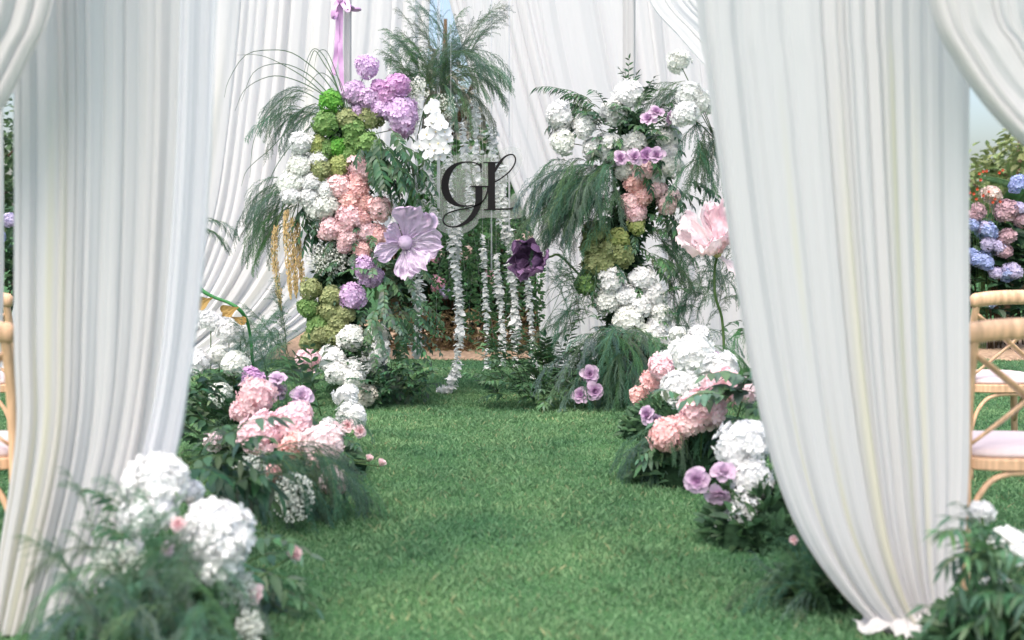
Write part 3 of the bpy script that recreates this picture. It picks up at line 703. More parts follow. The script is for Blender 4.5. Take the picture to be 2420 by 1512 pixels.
PR, PRD = srgb(250, 226, 226), srgb(248, 208, 211)
roses([(657, 893, 50, 6.4, MAUVE, MAUVE, (0, -.5, 1)), (657, 922, 48, 6.4, MAUVE, MAUVE, (0, -.9, -.2)), (714, 936, 54, 6.4, MAUVE, MAUVE, (.1, -.8, .6))], 'soft mauve rose', 'above the pink arrangement left of the aisle', m2)
roses([(821, 1005, 34, 6.4, PR, PRD, F0), (851, 1018, 34, 6.4, PR, PRD, (.5, -1, 0))], 'pale pink rose', 'under the white hydrangea left of the aisle', m2)
roses([(873, 1086, 32, 6.0, PR, PRD, (0, -.4, 1)), (900, 1098, 34, 6.0, PR, PRD, (.3, -.4, 1))], 'pale pink rosebud', 'reaching over the aisle grass from the left', m2, bud=True)
roses([(450, 1190, 42, 3.6, CREAM, CREAM, (0, -.4, 1))], 'cream rosebud', 'between the two big whites at lower left', m3, bud=True)
roses([(420, 1238, 40, 3.4, PR, PRD, F0), (395, 1298, 34, 3.4, MAUVE, PRD, F0)], 'small pink rose', 'half hidden in the lower left arrangement', m3)
roses([(691, 1312, 62, 4.0, PR, PRD, (.6, -.5, .4))], 'pink rosebud', 'on a long stem over the lower left grass', m3, bud=True)
roses([(599, 1404, 50, 3.55, PR, PRD, F0)], 'pink rose', 'among tiny white blossoms at the lower left', m3)
roses([(1881, 1277, 46, 4.4, PR, PRD, (-.6, -.8, .2))], 'pink rose', 'peeking out left of the right near drape', m8, bud=True)

# ------------------------------------------------------------------ leaf sprays
def leaf_mesh(name, wid, curl=.25, fold=.18, nseg=5):
    b = MB(); prof = []
    for j in range(nseg + 1):
        t = j / nseg; w = wid * math.sin(math.pi * t ** .8) * (1 - .25 * t)
        if j == 0: w = wid * .08
        if j == nseg: w = 0
        prof.append((t, w * .5, -curl * t * t))
    for (t, w, z) in prof: b.v += [(t, -w, z + fold * w), (t, 0, z), (t, w, z + fold * w)]
    for j in range(nseg):
        a = j * 3
        b.f += [(a, a + 1, a + 4, a + 3), (a + 1, a + 2, a + 5, a + 4)]; b.m += [0, 0]
    return b.mesh(name, M['leaf'], True)
LEAF = {'lance': [leaf_mesh('leaf', .38, c) for c in (.15, .35)], 'willow': [leaf_mesh('leaf', .25, c) for c in (.2, .45)], 'oval': [leaf_mesh('leaf', .54, c) for c in (.1, .3)]}
DK = (.046, .108, .056, 1); MD = (.082, .165, .084, 1); GY = (.12, .19, .125, 1)

def spray(parent, base, d, length, nl, ll, kind, droop, color, r=None):
    """one leafy twig: a stem with a leaf object at every node"""
    r = r or rnd; d = Vector(d).normalized(); pts = []
    p = Vector(base); n = 8
    for j in range(n):
        pts.append(p.copy()); p = p + d * (length / (n - 1)); d = (d + Vector((0, 0, -droop / n))).normalized()
    b = MB(); b.tube(pts, [.0030 * (1 - .7 * j / (n - 1)) for j in range(n)], 4)
    st = add_obj('spray', b.mesh('spray', M['stem'], True), parent)
    for k in range(nl):
        t = .12 + .88 * (k // 2 + (.5 if k % 2 else .3)) / (nl / 2)
        t = min(t, 1.0); f = t * (n - 1); i = min(int(f), n - 2); q = pts[i].lerp(pts[i + 1], f - i)
        tan = (pts[i + 1] - pts[i]).normalized()
        sd_ = tan.cross(Vector((0, 0, 1)));
        if sd_.length < .05: sd_ = Vector((1, 0, 0))
        sd_.normalize(); up = sd_.cross(tan)
        side = -1 if k % 2 else 1
        if k >= nl - 1: dir_ = tan
        else: dir_ = (tan * r.uniform(.5, .95) + sd_ * side * r.uniform(.65, 1.0) + up * r.uniform(-.35, .35)).normalized()
        dir_ = (dir_ + Vector((0, 0, -.25 * droop))).normalized()
        zz = (up + sd_ * r.uniform(-.5, .5) + Vector((0, -.3, .2))).normalized(); yy = zz.cross(dir_).normalized(); zz = dir_.cross(yy)
        s = 1.12 * ll * r.uniform(.75, 1.15) * (1 - .35 * t)
        Mx = Matrix((dir_, yy, zz)).transposed().to_4x4()
        cc = tuple(c * r.uniform(.8, 1.2) for c in color[:3]) + (1,)
        o = add_obj('leaf', r.choice(LEAF[kind]), st, None, cc)
        o.matrix_basis = Matrix.Translation(q) @ Mx @ Matrix.Diagonal((s, s, s, 1))

def foliage(label, group, anchor, sprays_):
    root = empty('foliage_bunch', anchor, label, 'foliage', group)
    A = Vector(anchor)
    for (b_, d, ln, nl, ll, kind, dr, c) in sprays_: spray(root, Vector(b_) - A, d, ln, nl, ll, kind, dr, c)

def scatter(n, ubox, vbox, Yr, dirfn, ln, nl, ll, kind, dr, cols):
    out = []
    for _ in range(n):
        u = rnd.uniform(*ubox); v = rnd.uniform(*vbox); Y = rnd.uniform(*Yr)
        c = rnd.choice(cols)
        out.append((W(u, v, Y), dirfn(u, v), rnd.uniform(*ln), nl, ll * rnd.uniform(.85, 1.15), kind, dr * rnd.uniform(.6, 1.3), c))
    return out
def radial(uc, vc, su=1., sv=1., y=-.6, bias=(0, 0)):
    def f(u, v):
        d = Vector(((u - uc) * su / 60 + bias[0] + rnd.uniform(-.4, .4), y + rnd.uniform(-.4, .3), -(v - vc) * sv / 60 + bias[1] + rnd.uniform(-.4, .4)))
        return d if d.length > .1 else Vector((0, -1, 0))
    return f
GF = 'leafy greenery of the arrangements'
foliage('dark drooping leaf sprays between lilac hydrangeas and white orchids', GF, W(900, 330, 9.1),
        scatter(26, (870, 955), (300, 390), (8.8, 9.05), radial(860, 330, .6, .2, -.35, (.15, -.6)), (.24, .42), 18, .085, 'lance', 1.0, [DK, DK, MD]))
foliage('dark leaf sprays hanging behind the golden tassels', GF, W(740, 500, 9.1),
        scatter(12, (715, 765), (470, 540), (8.95, 9.1), radial(760, 480, .3, .2, -.3, (.0, -.8)), (.18, .26), 12, .075, 'lance', .8, [DK]))
foliage('leafy sprays in the gap below the white blossom cloud of left pillar', GF, W(820, 640, 9.1),
        scatter(8, (790, 850), (610, 690), (8.95, 9.05), radial(830, 640, .6, .3, -.6, (.0, -.4)), (.14, .22), 12, .06, 'oval', .8, [MD, DK]))
foliage('tall leafy mass down the aisle side of the left pillar', GF, W(920, 760, 9.1),
        scatter(64, (870, 975), (610, 900), (8.8, 9.1), radial(890, 760, .5, .2, -.5, (.15, -.5)), (.18, .36), 14, .06, 'oval', 1.0, [DK, MD, MD, GY]))
foliage('low leafy mass at the foot of the left pillar', GF, W(900, 930, 8.9),
        scatter(52, (850, 990), (850, 935), (8.65, 8.95), radial(900, 935, .7, .6, -.6, (.1, .3)), (.16, .30), 14, .058, 'oval', .8, [DK, DK, MD]))
foliage('arching narrow leaf sprays at the top left of the right pillar', GF, W(1430, 300, 9.1),
        scatter(13, (1370, 1430), (240, 300), (9.0, 9.1), lambda u, v: Vector((-1, -.15, .75 + rnd.uniform(-.6, .3))), (.28, .42), 26, .085, 'willow', 1.9, [MD, GY, DK]))
foliage('upright leafy sprig above the top of the right pillar', GF, W(1495, 250, 9.1),
        scatter(5, (1480, 1500), (215, 240), (8.95, 9.05), lambda u, v: Vector((rnd.uniform(-.5, .3), -.2, 1)), (.16, .30), 12, .055, 'lance', .3, [DK, MD]))
foliage('leafy mass between the white hydrangeas of the right pillar', GF, W(1480, 310, 9.15),
        scatter(52, (1390, 1570), (250, 380), (8.90, 9.05), radial(1480, 320, .6, .5, -.6, (0, .1)), (.16, .28), 14, .075, 'lance', .8, [DK, MD, MD]))
foliage('dark leaves right of the pink cluster on the right pillar', GF, W(1580, 460, 9.1),
        scatter(14, (1555, 1630), (420, 520), (8.98, 9.1), radial(1560, 450, .7, .4, -.4, (.3, -.4)), (.18, .30), 14, .08, 'lance', .9, [DK, DK, MD]))
foliage('bright leaves around the green hydrangeas of the right pillar', GF, W(1480, 560, 9.05),
        scatter(22, (1400, 1560), (500, 650), (8.92, 9.02), radial(1470, 580, .5, .4, -.6, (.1, -.2)), (.14, .24), 12, .06, 'lance', .9, [DK, MD]))
foliage('leaves between the white rings of the right pillar', GF, W(1500, 740, 9.0),
        scatter(20, (1420, 1580), (670, 820), (8.9, 9.0), radial(1500, 740, .5, .4, -.6), (.12, .22), 12, .06, 'lance', .9, [DK, MD]))
foliage('leaves showing between the pink hydrangeas of the left pillar', GF, W(830, 500, 9.05),
        scatter(12, (780, 890), (420, 610), (8.92, 9.0), radial(830, 500, .5, .4, -.6), (.10, .18), 10, .055, 'lance', .9, [DK, MD]))
foliage('leafy hedge on the grass left of the right pillar foot', GF, W(1270, 930, 9.1),
        scatter(80, (1175, 1370), (830, 945), (8.6, 8.95), radial(1290, 960, .35, .5, -.5, (-.1, .25)), (.16, .28), 14, .075, 'lance', .9, [DK, MD, MD, GY]))
foliage('green leaves filling the foot of the right pillar', GF, W(1400, 900, 9.0),
        scatter(22, (1350, 1560), (730, 940), (8.75, 8.95), radial(1450, 850, .4, .4, -.7), (.16, .26), 12, .065, 'lance', .9, [DK, MD]))
foliage('leafy undergrowth of the white clump beside the left near drape', GF, W(520, 930, 8.0),
        scatter(36, (450, 620), (890, 990), (7.85, 8.2), radial(540, 960, .5, .6, -.6, (0, .3)), (.16, .30), 13, .07, 'lance', .8, [DK, MD, MD]))
foliage('broad leaves at the left edge of the pink ground arrangement', GF, W(560, 1080, 6.5),
        scatter(18, (470, 560), (960, 1090), (6.5, 6.8), radial(580, 1080, .6, .6, -.4, (-.2, .5)), (.20, .34), 11, .095, 'oval', .8, [DK, MD, GY]))
foliage('grey green leaf sprays rising behind the pink ground arrangement', GF, W(720, 1000, 6.7),
        scatter(6, (690, 800), (910, 990), (6.6, 6.9), radial(740, 1020, .4, .9, -.3, (.1, .5)), (.20, .34), 13, .085, 'lance', .8, [GY, MD]))
foliage('filler leaves low in the pink ground arrangement left of aisle', GF, W(700, 1120, 6.2),
        scatter(30, (570, 820), (1020, 1160), (6.15, 6.5), radial(690, 1080, .4, .5, -.7), (.16, .26), 12, .075, 'lance', .9, [DK, MD]))
foliage('long drooping leaf sprays between the two left arrangements', GF, W(480, 1180, 4.9),
        scatter(15, (430, 560), (1060, 1180), (4.5, 4.9), lambda u, v: Vector((.7 + rnd.uniform(-.6, .5), -.3, .5 + rnd.uniform(-.5, .4))), (.22, .36), 13, .095, 'lance', 1.3, [MD, GY, DK]))
foliage('dark leaf sprays below the right big white at lower left', GF, W(560, 1330, 4.1),
        scatter(16, (500, 600), (1270, 1500), (3.9, 4.2), lambda u, v: Vector((.8, -.3 + rnd.uniform(-.4, .4), rnd.uniform(-.3, .4))), (.15, .26), 11, .08, 'lance', .8, [DK, MD]))
foliage('small leafy sprig in front of the left near drape', GF, W(300, 1300, 3.5),
        scatter(5, (275, 330), (1180, 1290), (3.4, 3.55), lambda u, v: Vector((-.6 + rnd.uniform(-.3, .3), -.1, .7)), (.09, .14), 9, .05, 'lance', .7, [DK, MD]))
foliage('leaf sprays among the pinks right of the aisle', GF, W(1680, 1060, 6.0),
        scatter(34, (1600, 1790), (960, 1120), (6.05, 6.3), radial(1680, 1050, .5, .5, -.7, (0, .1)), (.18, .30), 13, .09, 'lance', .9, [DK, MD, MD]))
foliage('leafy sprays overhanging the pink hydrangea near right drape', GF, W(1740, 960, 6.0),
        scatter(8, (1720, 1790), (900, 980), (5.7, 5.95), lambda u, v: Vector((rnd.uniform(-.9, .5), -.3, rnd.uniform(.1, .9))), (.20, .30), 13, .10, 'oval', 1.0, [MD, GY]))
foliage('leaf sprays left of the right pink arrangement over the grass', GF, W(1570, 1060, 6.2),
        scatter(10, (1545, 1600), (1030, 1110), (6.0, 6.25), lambda u, v: Vector((-.7, -.4, rnd.uniform(-.4, .5))), (.12, .22), 10, .075, 'lance', .8, [DK, MD]))
foliage('glossy leaves under the white hydrangeas at the right drape', GF, W(1830, 1250, 4.9),
        scatter(34, (1790, 1910), (1150, 1300), (5.05, 5.3), radial(1840, 1230, .5, .5, -.6, (-.1, -.1)), (.14, .26), 12, .075, 'lance', .9, [DK, MD, MD]))
foliage('pinnate leaf sprays in the lower right corner', GF, W(2380, 1400, 3.4),
        scatter(24, (2310, 2440), (1270, 1500), (3.2, 3.45), lambda u, v: Vector((-.9 + rnd.uniform(-.3, .9), -.3, .35 + rnd.uniform(-.5, .5))), (.16, .26), 14, .075, 'willow', 1.1, [MD, DK, DK]))
foliage('leaves beside the slim stem of the pink paper flower', GF, W(1720, 800, 8.4),
        scatter(9, (1700, 1780), (750, 830), (8.2, 8.4), lambda u, v: Vector((.4 + rnd.uniform(-.6, .4), -.3, .6)), (.16, .26), 11, .075, 'lance', .8, [DK, MD]))

# ------------------------------------------------------------------ asparagus fern
def frond_mesh(seed, mode):
    """needled frond, unit length; grows along +X and bends down by gravity (mode: 0 upright arch, 1 flat arch, 2 hanging)"""
    r = random.Random(seed); d = Vector({0: (.40, 0, 1), 1: (1, 0, .40), 2: (.75, 0, -.1)}[mode]).normalized(); dr = {0: .95, 1: 1.9, 2: 1.7}[mode]
    pts = []; p = Vector((0, 0, 0)); n = 18
    for j in range(n):
        pts.append(p.copy()); p = p + d / (n - 1); d = (d + Vector((0, r.uniform(-.05, .05), -dr / n))).normalized()
    stem = MB(); stem.tube(pts, [.006 * (1 - .75 * j / (n - 1)) for j in range(n)], 4)
    nd = MB()
    def needle(q, dd, ln, w):
        s = dd.cross(Vector((r.uniform(-1, 1), r.uniform(-1, 1), r.uniform(-1, 1)))).normalized() * w
        nd.v += [tuple(q - s), tuple(q + s), tuple(q + dd * ln)]; m = len(nd.v); nd.f.append((m - 3, m - 2, m - 1)); nd.m.append(0)
    NB = 26
    for j in range(NB):
        t = .06 + .94 * j / (NB - 1); f = t * (n - 1); i = min(int(f), n - 2); q = pts[i].lerp(pts[i + 1], f - i); tan = (pts[i + 1] - pts[i]).normalized()
        sv = tan.cross(Vector((0, .0, 1)) + Vector((0, .001, 0))).normalized(); up = sv.cross(tan); ang = r.uniform(0, 6.28)
        bd = (tan * r.uniform(.6, 1.2) + (sv * math.cos(ang) + up * math.sin(ang) * .7) * r.uniform(.2, .7)).normalized()
        bl = (.16 + .26 * math.sin(math.pi * min(1, .10 + t * .75))) * r.uniform(.5, 1.15) * (1 - .35 * t)
        bp = q.copy(); k = int(8 + bl * 34); bpts = [bp.copy()]
        for m_ in range(k):
            bp = bp + bd * bl / k; bd = (bd + Vector((r.uniform(-.10, .10), r.uniform(-.10, .10), (-1.5 if mode else -1.0) / k))).normalized(); bpts.append(bp.copy())
            rv = Vector((r.uniform(-1, 1), r.uniform(-1, 1), r.uniform(-1, 1))).normalized(); td = (bd + rv * .75).normalized(); tl = r.uniform(.018, .055) * (1 - .5 * m_ / k); tp = bp.copy()
            for _ in range(4):
                tp = tp + td * tl / 4; td = (td + Vector((0, 0, -.12))).normalized()
                for _2 in range(3):
                    rv = Vector((r.uniform(-1, 1), r.uniform(-1, 1), r.uniform(-1, 1))).normalized()
                    needle(tp, (td * .9 + rv * .6).normalized(), r.uniform(.010, .020), .0016)
        nd.tube([bpts[0], bpts[len(bpts) // 3], bpts[2 * len(bpts) // 3], bpts[-1]], [.0024, .002, .0016, .001], 3, cap=False)
    return stem.mesh('frond', M['stem'], True), nd.mesh('needles', M['needle'])
FROND = {m: [frond_mesh(300 + 10 * m + i, m) for i in range(4)] for m in (0, 1, 2)}
FN = (.140, .250, .165, 1); FD = (.090, .185, .115, 1); FB = (.100, .235, .095, 1); FL = (.18, .28, .20, 1)

def fern(label, anchor, items, name='fern_bunch', group='feathery fern of the arrangements'):
    """items: (point, azimuth in degrees: 0 right, 180 left, -90 to the viewer, mode, length, colour)"""
    A = Vector(anchor); root = empty(name, anchor, label, 'fern', group)
    for (p, az, mode, ln, c) in items:
        s_, n_ = rnd.choice(FROND[mode])
        o = add_obj('frond', s_, root, Vector(p) - A)
        o.rotation_euler = (rnd.uniform(-.15, .15), rnd.uniform(-.15, .15), R(az)); o.scale = (ln,) * 3
        cc = tuple(x * rnd.uniform(.8, 1.2) for x in c[:3]) + (1,)
        add_obj('needles', n_, o, None, cc, 'stuff')
def fr_sc(n, ub, vb, Yr, azr, modes, ln, cols):
    return [(W(rnd.uniform(*ub), rnd.uniform(*vb), rnd.uniform(*Yr)), rnd.uniform(*azr), rnd.choice(modes), rnd.uniform(*ln), rnd.choice(cols)) for _ in range(n)]
fern('big airy fern plume above the white orchids', W(1020, 240, 9.25),
     fr_sc(26, (1000, 1070), (150, 240), (9.15, 9.35), (-90, 270), [0, 0, 1], (.24, .44), [FN, FD, FB]) + fr_sc(22, (1010, 1090), (140, 220), (9.1, 9.3), (-70, 50), [1, 2, 0], (.24, .44), [FN, FD, FL])
     + fr_sc(12, (1015, 1060), (70, 150), (9.15, 9.3), (-60, 240), [0, 0, 1], (.26, .40), [FN, FL]) + fr_sc(12, (960, 1010), (170, 230), (9.15, 9.3), (140, 230), [1, 0], (.22, .36), [FN, FD])
     + fr_sc(18, (1050, 1110), (120, 200), (9.1, 9.25), (-35, 30), [1, 1, 0], (.34, .52), [FN, FD, FL]) + fr_sc(10, (980, 1020), (80, 180), (9.2, 9.35), (150, 210), [0, 1], (.26, .42), [FN]))
fern('fern drooping left from the top of the left pillar', W(790, 260, 9.15),
     fr_sc(18, (710, 790), (215, 285), (9.05, 9.25), (150, 225), [1, 2, 1], (.26, .46), [FN, FD]))
fern('fern hanging at the left shoulder of the left pillar', W(720, 450, 9.2),
     fr_sc(18, (645, 720), (415, 490), (9.1, 9.25), (140, 230), [1, 2, 2], (.34, .52), [FN, FD, FD]))
fern('deep green fern behind the golden tassels', W(720, 530, 9.2),
     fr_sc(8, (660, 720), (480, 540), (9.15, 9.3), (170, 250), [2], (.34, .48), [FD, FB]))
fern('small fern tuft sticking out from the left near drape', W(478, 540, 8.2), fr_sc(5, (470, 490), (505, 555), (8.1, 8.2), (-30, 20), [1, 2], (.18, .30), [FD]))
fern('bright fine fern right of the left pillar pinks', W(890, 430, 9.1), fr_sc(7, (880, 915), (410, 455), (8.95, 9.05), (-75, 0), [1, 2], (.26, .38), [FB]))
fern('fern beside the low green clump of the left pillar', W(690, 840, 8.7), fr_sc(18, (630, 720), (770, 890), (8.5, 8.85), (90, 300), [0, 1], (.24, .42), [FD, FN]))
fern('huge hanging fern on the left of the right pillar', W(1400, 400, 9.1),
     fr_sc(52, (1340, 1480), (375, 450), (8.84, 9.1), (165, 250), [1, 2, 2], (.34, .58), [FN, FL, FD]) + fr_sc(40, (1330, 1440), (430, 530), (8.86, 9.1), (165, 250), [2, 2, 1], (.30, .48), [FN, FD]))
fern('dense fern curtain just above the green hydrangeas of right pillar', W(1430, 440, 9.1),
     fr_sc(30, (1370, 1470), (400, 480), (8.86, 9.02), (190, 275), [2, 2, 1], (.28, .44), [FN, FD, FL]))
fern('fern hanging beside the right near drape', W(1660, 230, 8.7),
     fr_sc(10, (1600, 1650), (190, 240), (8.8, 8.95), (160, 210), [1, 2], (.28, .40), [FL, FN]) + fr_sc(26, (1640, 1710), (280, 380), (8.7, 8.9), (215, 330), [2], (.36, .54), [FD, FN]))
fern('bright fern right of the green hydrangeas on the right pillar', W(1520, 570, 9.1), fr_sc(16, (1510, 1570), (540, 640), (8.95, 9.1), (-60, 30), [1, 2], (.28, .42), [FB, FB, FD]))
fern('airy fern around the pink paper flower stem', W(1640, 740, 8.8), fr_sc(50, (1580, 1730), (620, 830), (8.8, 9.1), (-60, 200), [0, 1], (.30, .46), [FD, FN]))
fern('bright fern low beside the right near drape', W(1740, 830, 8.2), fr_sc(10, (1690, 1770), (760, 850), (7.9, 8.2), (-120, 60), [1, 2], (.26, .38), [FB]))
fern('large fern skirt at the foot of the right pillar', W(1440, 880, 8.9),
     fr_sc(54, (1370, 1540), (770, 890), (8.6, 8.9), (185, 330), [1, 2, 1], (.34, .54), [FN, FN, FD, FL]))
fern('wispy fern left of the white rings on the right pillar', W(1400, 700, 9.0), fr_sc(14, (1350, 1420), (680, 780), (8.9, 9.1), (165, 235), [1, 2, 0], (.34, .5), [FN, FL]))
fern('fern behind the white clump right of the left near drape', W(590, 900, 7.9), fr_sc(9, (560, 650), (850, 930), (7.8, 8.1), (0, 360), [0, 1], (.26, .42), [FD, FN]))
fern('fern tufts inside the pink arrangement left of the aisle', W(690, 1080, 6.2), fr_sc(36, (560, 820), (970, 1140), (6.2, 6.7), (180, 360), [0, 1, 1], (.20, .34), [FN, FD]))
fern('dark fern arching over the grass left of the aisle', W(660, 1130, 5.4), fr_sc(50, (590, 760), (1060, 1150), (5.15, 5.6), (-80, 20), [1, 2, 1], (.26, .44), [FD, FN]))
fern('soft fern mass filling the lower left corner', W(370, 1450, 3.75),
     fr_sc(60, (220, 500), (1290, 1450), (3.3, 3.55), (150, 390), [0, 1, 1], (.16, .30), [FN, FN, FL, FD]) + fr_sc(60, (170, 570), (1390, 1560), (3.05, 3.35), (170, 370), [0, 1, 1], (.14, .26), [FN, FL, FD]))
fern('dark fern under the pinks right of the aisle', W(1570, 1060, 6.1), fr_sc(14, (1540, 1610), (990, 1080), (5.9, 6.15), (170, 290), [1, 2], (.20, .34), [FD]))
fern('dark fern tuft under the right near drape', W(1960, 1440, 4.1), fr_sc(46, (1870, 2070), (1320, 1480), (3.95, 4.2), (170, 370), [0, 1, 1], (.20, .34), [FD, FD, FN]))
fern('fern among the leaves between right arrangements', W(1720, 1010, 6.2), fr_sc(10, (1680, 1780), (950, 1020), (6.0, 6.2), (180, 360), [0, 1], (.2, .32), [FN, FD]))

# ------------------------------------------------------------------ baby's breath
def gyp(label, u, v, Y, ru, rv, n, root_fn, dot=.007, col_=(.80, .82, .76, 1)):
    c = W(u, v, Y); k = Y / FOC; base = root_fn(c)
    root = empty('gypsophila_bunch', base, label, 'gypsophila', "bunches of tiny white blossoms")
    b = MB(); s = MB()
    for i in range(n):
        d = Vector((rnd.gauss(0, 1), rnd.gauss(0, 1), rnd.gauss(0, 1))).normalized() * rnd.random() ** .45
        p = Vector((d.x * ru * k, d.y * ru * k * .7, d.z * rv * k)) + (c - base)
        r = dot * rnd.uniform(.6, 1.1); B = basis((rnd.uniform(-1, 1), -1, rnd.uniform(-.5, 1)), rnd.uniform(0, 6))
        for q in range(4):
            a = q * 1.571; b.fan([p, p + B @ Vector((r * math.cos(a - .7), r * math.sin(a - .7), r * .5)), p + B @ Vector((r * 1.15 * math.cos(a), r * 1.15 * math.sin(a), r * .4)), p + B @ Vector((r * math.cos(a + .7), r * math.sin(a + .7), r * .5))])
        if i % 2 == 0:
            q0 = (c - base) * .75; s.tube([q0 + (p - q0) * .25 + Vector((0, 0, -.01)), p], .0008, 3, cap=False)
    s.tube([Vector((0, 0, 0)), (c - base) * .75], .003, 4)
    add_obj('blossoms', b.mesh('blossoms', M['petal']), root, None, col_, 'stuff'); add_obj('stems', s.mesh('stems', M['stem']), root)
gyp('cloud of tiny white blossoms below the pinks of the left pillar', 778, 612, 8.98, 58, 42, 750, LROOT)
gyp('tiny white blossoms right of the lilac tuft', 985, 212, 9.0, 30, 32, 230, LROOT)
gyp('tiny white blossoms hanging under the lilac tuft beside the orchids', 975, 270, 9.1, 22, 50, 200, LROOT)
gyp('tiny yellowish blossoms behind the top of the orchids', 1050, 250, 9.1, 28, 36, 170, LROOT)
gyp('tiny white blossoms left in the arching fern beside the aisle', 592, 1118, 5.1, 46, 50, 420, m2, .0058)
gyp('tiny white blossoms right in the arching fern beside the aisle', 692, 1175, 5.0, 52, 62, 560, m2, .0058)
gyp('blurred tiny blossoms inside the lower left fern', 285, 1318, 3.35, 62, 36, 260, m3, .0045)
gyp('tiny white blossoms along the right of the lower left fern', 560, 1392, 3.5, 50, 58, 420, m3, .0045)
gyp('tiny white blossoms at the bottom edge of lower left fern', 592, 1480, 3.4, 36, 45, 300, m3, .0045)
gyp('tiny white blossoms under the lowest right white hydrangea', 1722, 1235, 4.9, 36, 32, 120, m6, .008)
gyp('tiny white blossoms behind the right pillar leaves', 1655, 800, 8.3, 42, 34, 150, m4)

# ------------------------------------------------------------------ giant crepe paper flowers
def paper_petal(seed, ln, wd, curl, cup, crum=.105, tip=.5, twist=0.0, nu=34, nv=34):
    r = np.random.RandomState(seed); k = r.rand(12) * 6.28; b = MB()
    for j in range(nv):
        t = j / (nv - 1)
        w = wd * (.12 + .95 * math.sin(math.pi * .5 * min(1, t * 1.2)) ** 2.0) * (1 if t < .8 else math.sqrt(max(0.02, 1 - ((t - .8) / .2) ** 2 * .62)))
        for i in range(nu):
            s = 2 * i / (nu - 1) - 1
            x = ln * t * (1 - .07 * abs(s) * t) + tip * ln * .25 * math.sin(5 * s + k[0]) * max(0, t - .75)
            y = s * w * .5
            rid = abs(math.sin(7 * s + 2.5 * math.sin(5 * t + k[1] + 2 * s) + k[2])) - .5
            rid2 = abs(math.sin(17 * s + 5 * t + k[3] + 2 * math.sin(3 * s + 6 * t))) - .5
            z = curl * ln * t * t - .22 * ln * max(0, t - .7) ** 1.5 * math.cos(2 * s + k[4]) * 2 + cup * s * s * w * (.4 + .6 * t)
            n1 = 1 - 2 * abs(noise.noise(Vector((t * 2.2 + k[7], s * 2.0 + k[8], seed)))); n2 = 1 - 2 * abs(noise.noise(Vector((t * 3.5 + k[9], s * 5.0, seed + 9))))
            z += crum * ln * (.35 * rid * (.4 + .6 * t) + 1.5 * n1 * (.25 + .75 * t) + .7 * n2 * (.3 + t)) + .05 * ln * math.sin(6 * s + k[6]) * max(0, t - .6) * 2
            z += twist * s * w; x += ln * .09 * noise.noise(Vector((s * 3 + k[10], seed, 0))) * max(0, t - .5) * 2; y += .05 * w * noise.noise(Vector((t * 4, s, k[11])))
            b.v.append((x, y, z))
    for j in range(nv - 1):
        for i in range(nu - 1):
            a = j * nu + i; b.f.append((a, a + 1, a + nu + 1, a + nu)); b.m.append(0)
    return b.mesh('petal', M['paper'], True)

def ball_mesh(r, name, m, seg=18, rg=12, bump=.04):
    b = MB()
    for j in range(rg + 1):
        for i in range(seg):
            ph = math.pi * j / rg; th = 2 * math.pi * i / seg; k = r * (1 + bump * math.sin(5 * th + 3 * ph))
            b.v.append((k * math.sin(ph) * math.cos(th), k * math.sin(ph) * math.sin(th), k * math.cos(ph)))
    for j in range(rg):
        for i in range(seg): b.f.append((j * seg + i, j * seg + (i + 1) % seg, (j + 1) * seg + (i + 1) % seg, (j + 1) * seg + i)); b.m.append(0)
    return b.mesh(name, m, True)

def paper_flower(label, c, face, petals, stem_pts, stem_r, ball, ballc, stamens=0, roll=0.0):
    base = Vector(stem_pts[-1]); root = empty('paper_flower', base, label, 'paper flower', 'giant paper flowers')
    B = basis(face, roll).to_4x4()
    for i, (ang, elev, ln, wd, curl, cup, cc) in enumerate(petals):
        o = add_obj('petal', paper_petal(i * 7 + int(abs(c.x) * 100), ln, wd, curl, cup, twist=rnd.uniform(-.15, .15)), root, None, cc)
        o.matrix_basis = Matrix.Translation(c - base) @ B @ Matrix.Rotation(R(ang), 4, 'Z') @ Matrix.Rotation(-R(elev), 4, 'Y')
    if ball:
        o = add_obj('center', ball_mesh(ball, 'center', M['paper']), root, c - base + B.to_3x3() @ Vector((0, 0, ball * .8)), ballc)
    if stamens:
        b = MB()
        for k in range(stamens):
            a = 6.28 * k / stamens; rr = (ball or .03) * rnd.uniform(1.0, 1.5); p0 = Vector((rr * .5 * math.cos(a), rr * .5 * math.sin(a), .01)); p1 = Vector((rr * 1.25 * math.cos(a), rr * 1.25 * math.sin(a), .05 + .02 * rnd.random()))
            b.tube([p0, p1], .0012, 3); b.tube([p1 - Vector((0, 0, .004)), p1, p1 + Vector((0, 0, .004))], [.002, .005, .002], 5)
        o = add_obj('stamens', b.mesh('stamens', M['fabric_plain']), root); o.matrix_basis = Matrix.Translation(c - base) @ B
    b = MB(); P = cr([tuple(Vector(p) - base) for p in stem_pts], 16); b.tube([tuple(p) for p in P], stem_r, 8); add_obj('stem', b.mesh('stem', M['stem'], True), root)

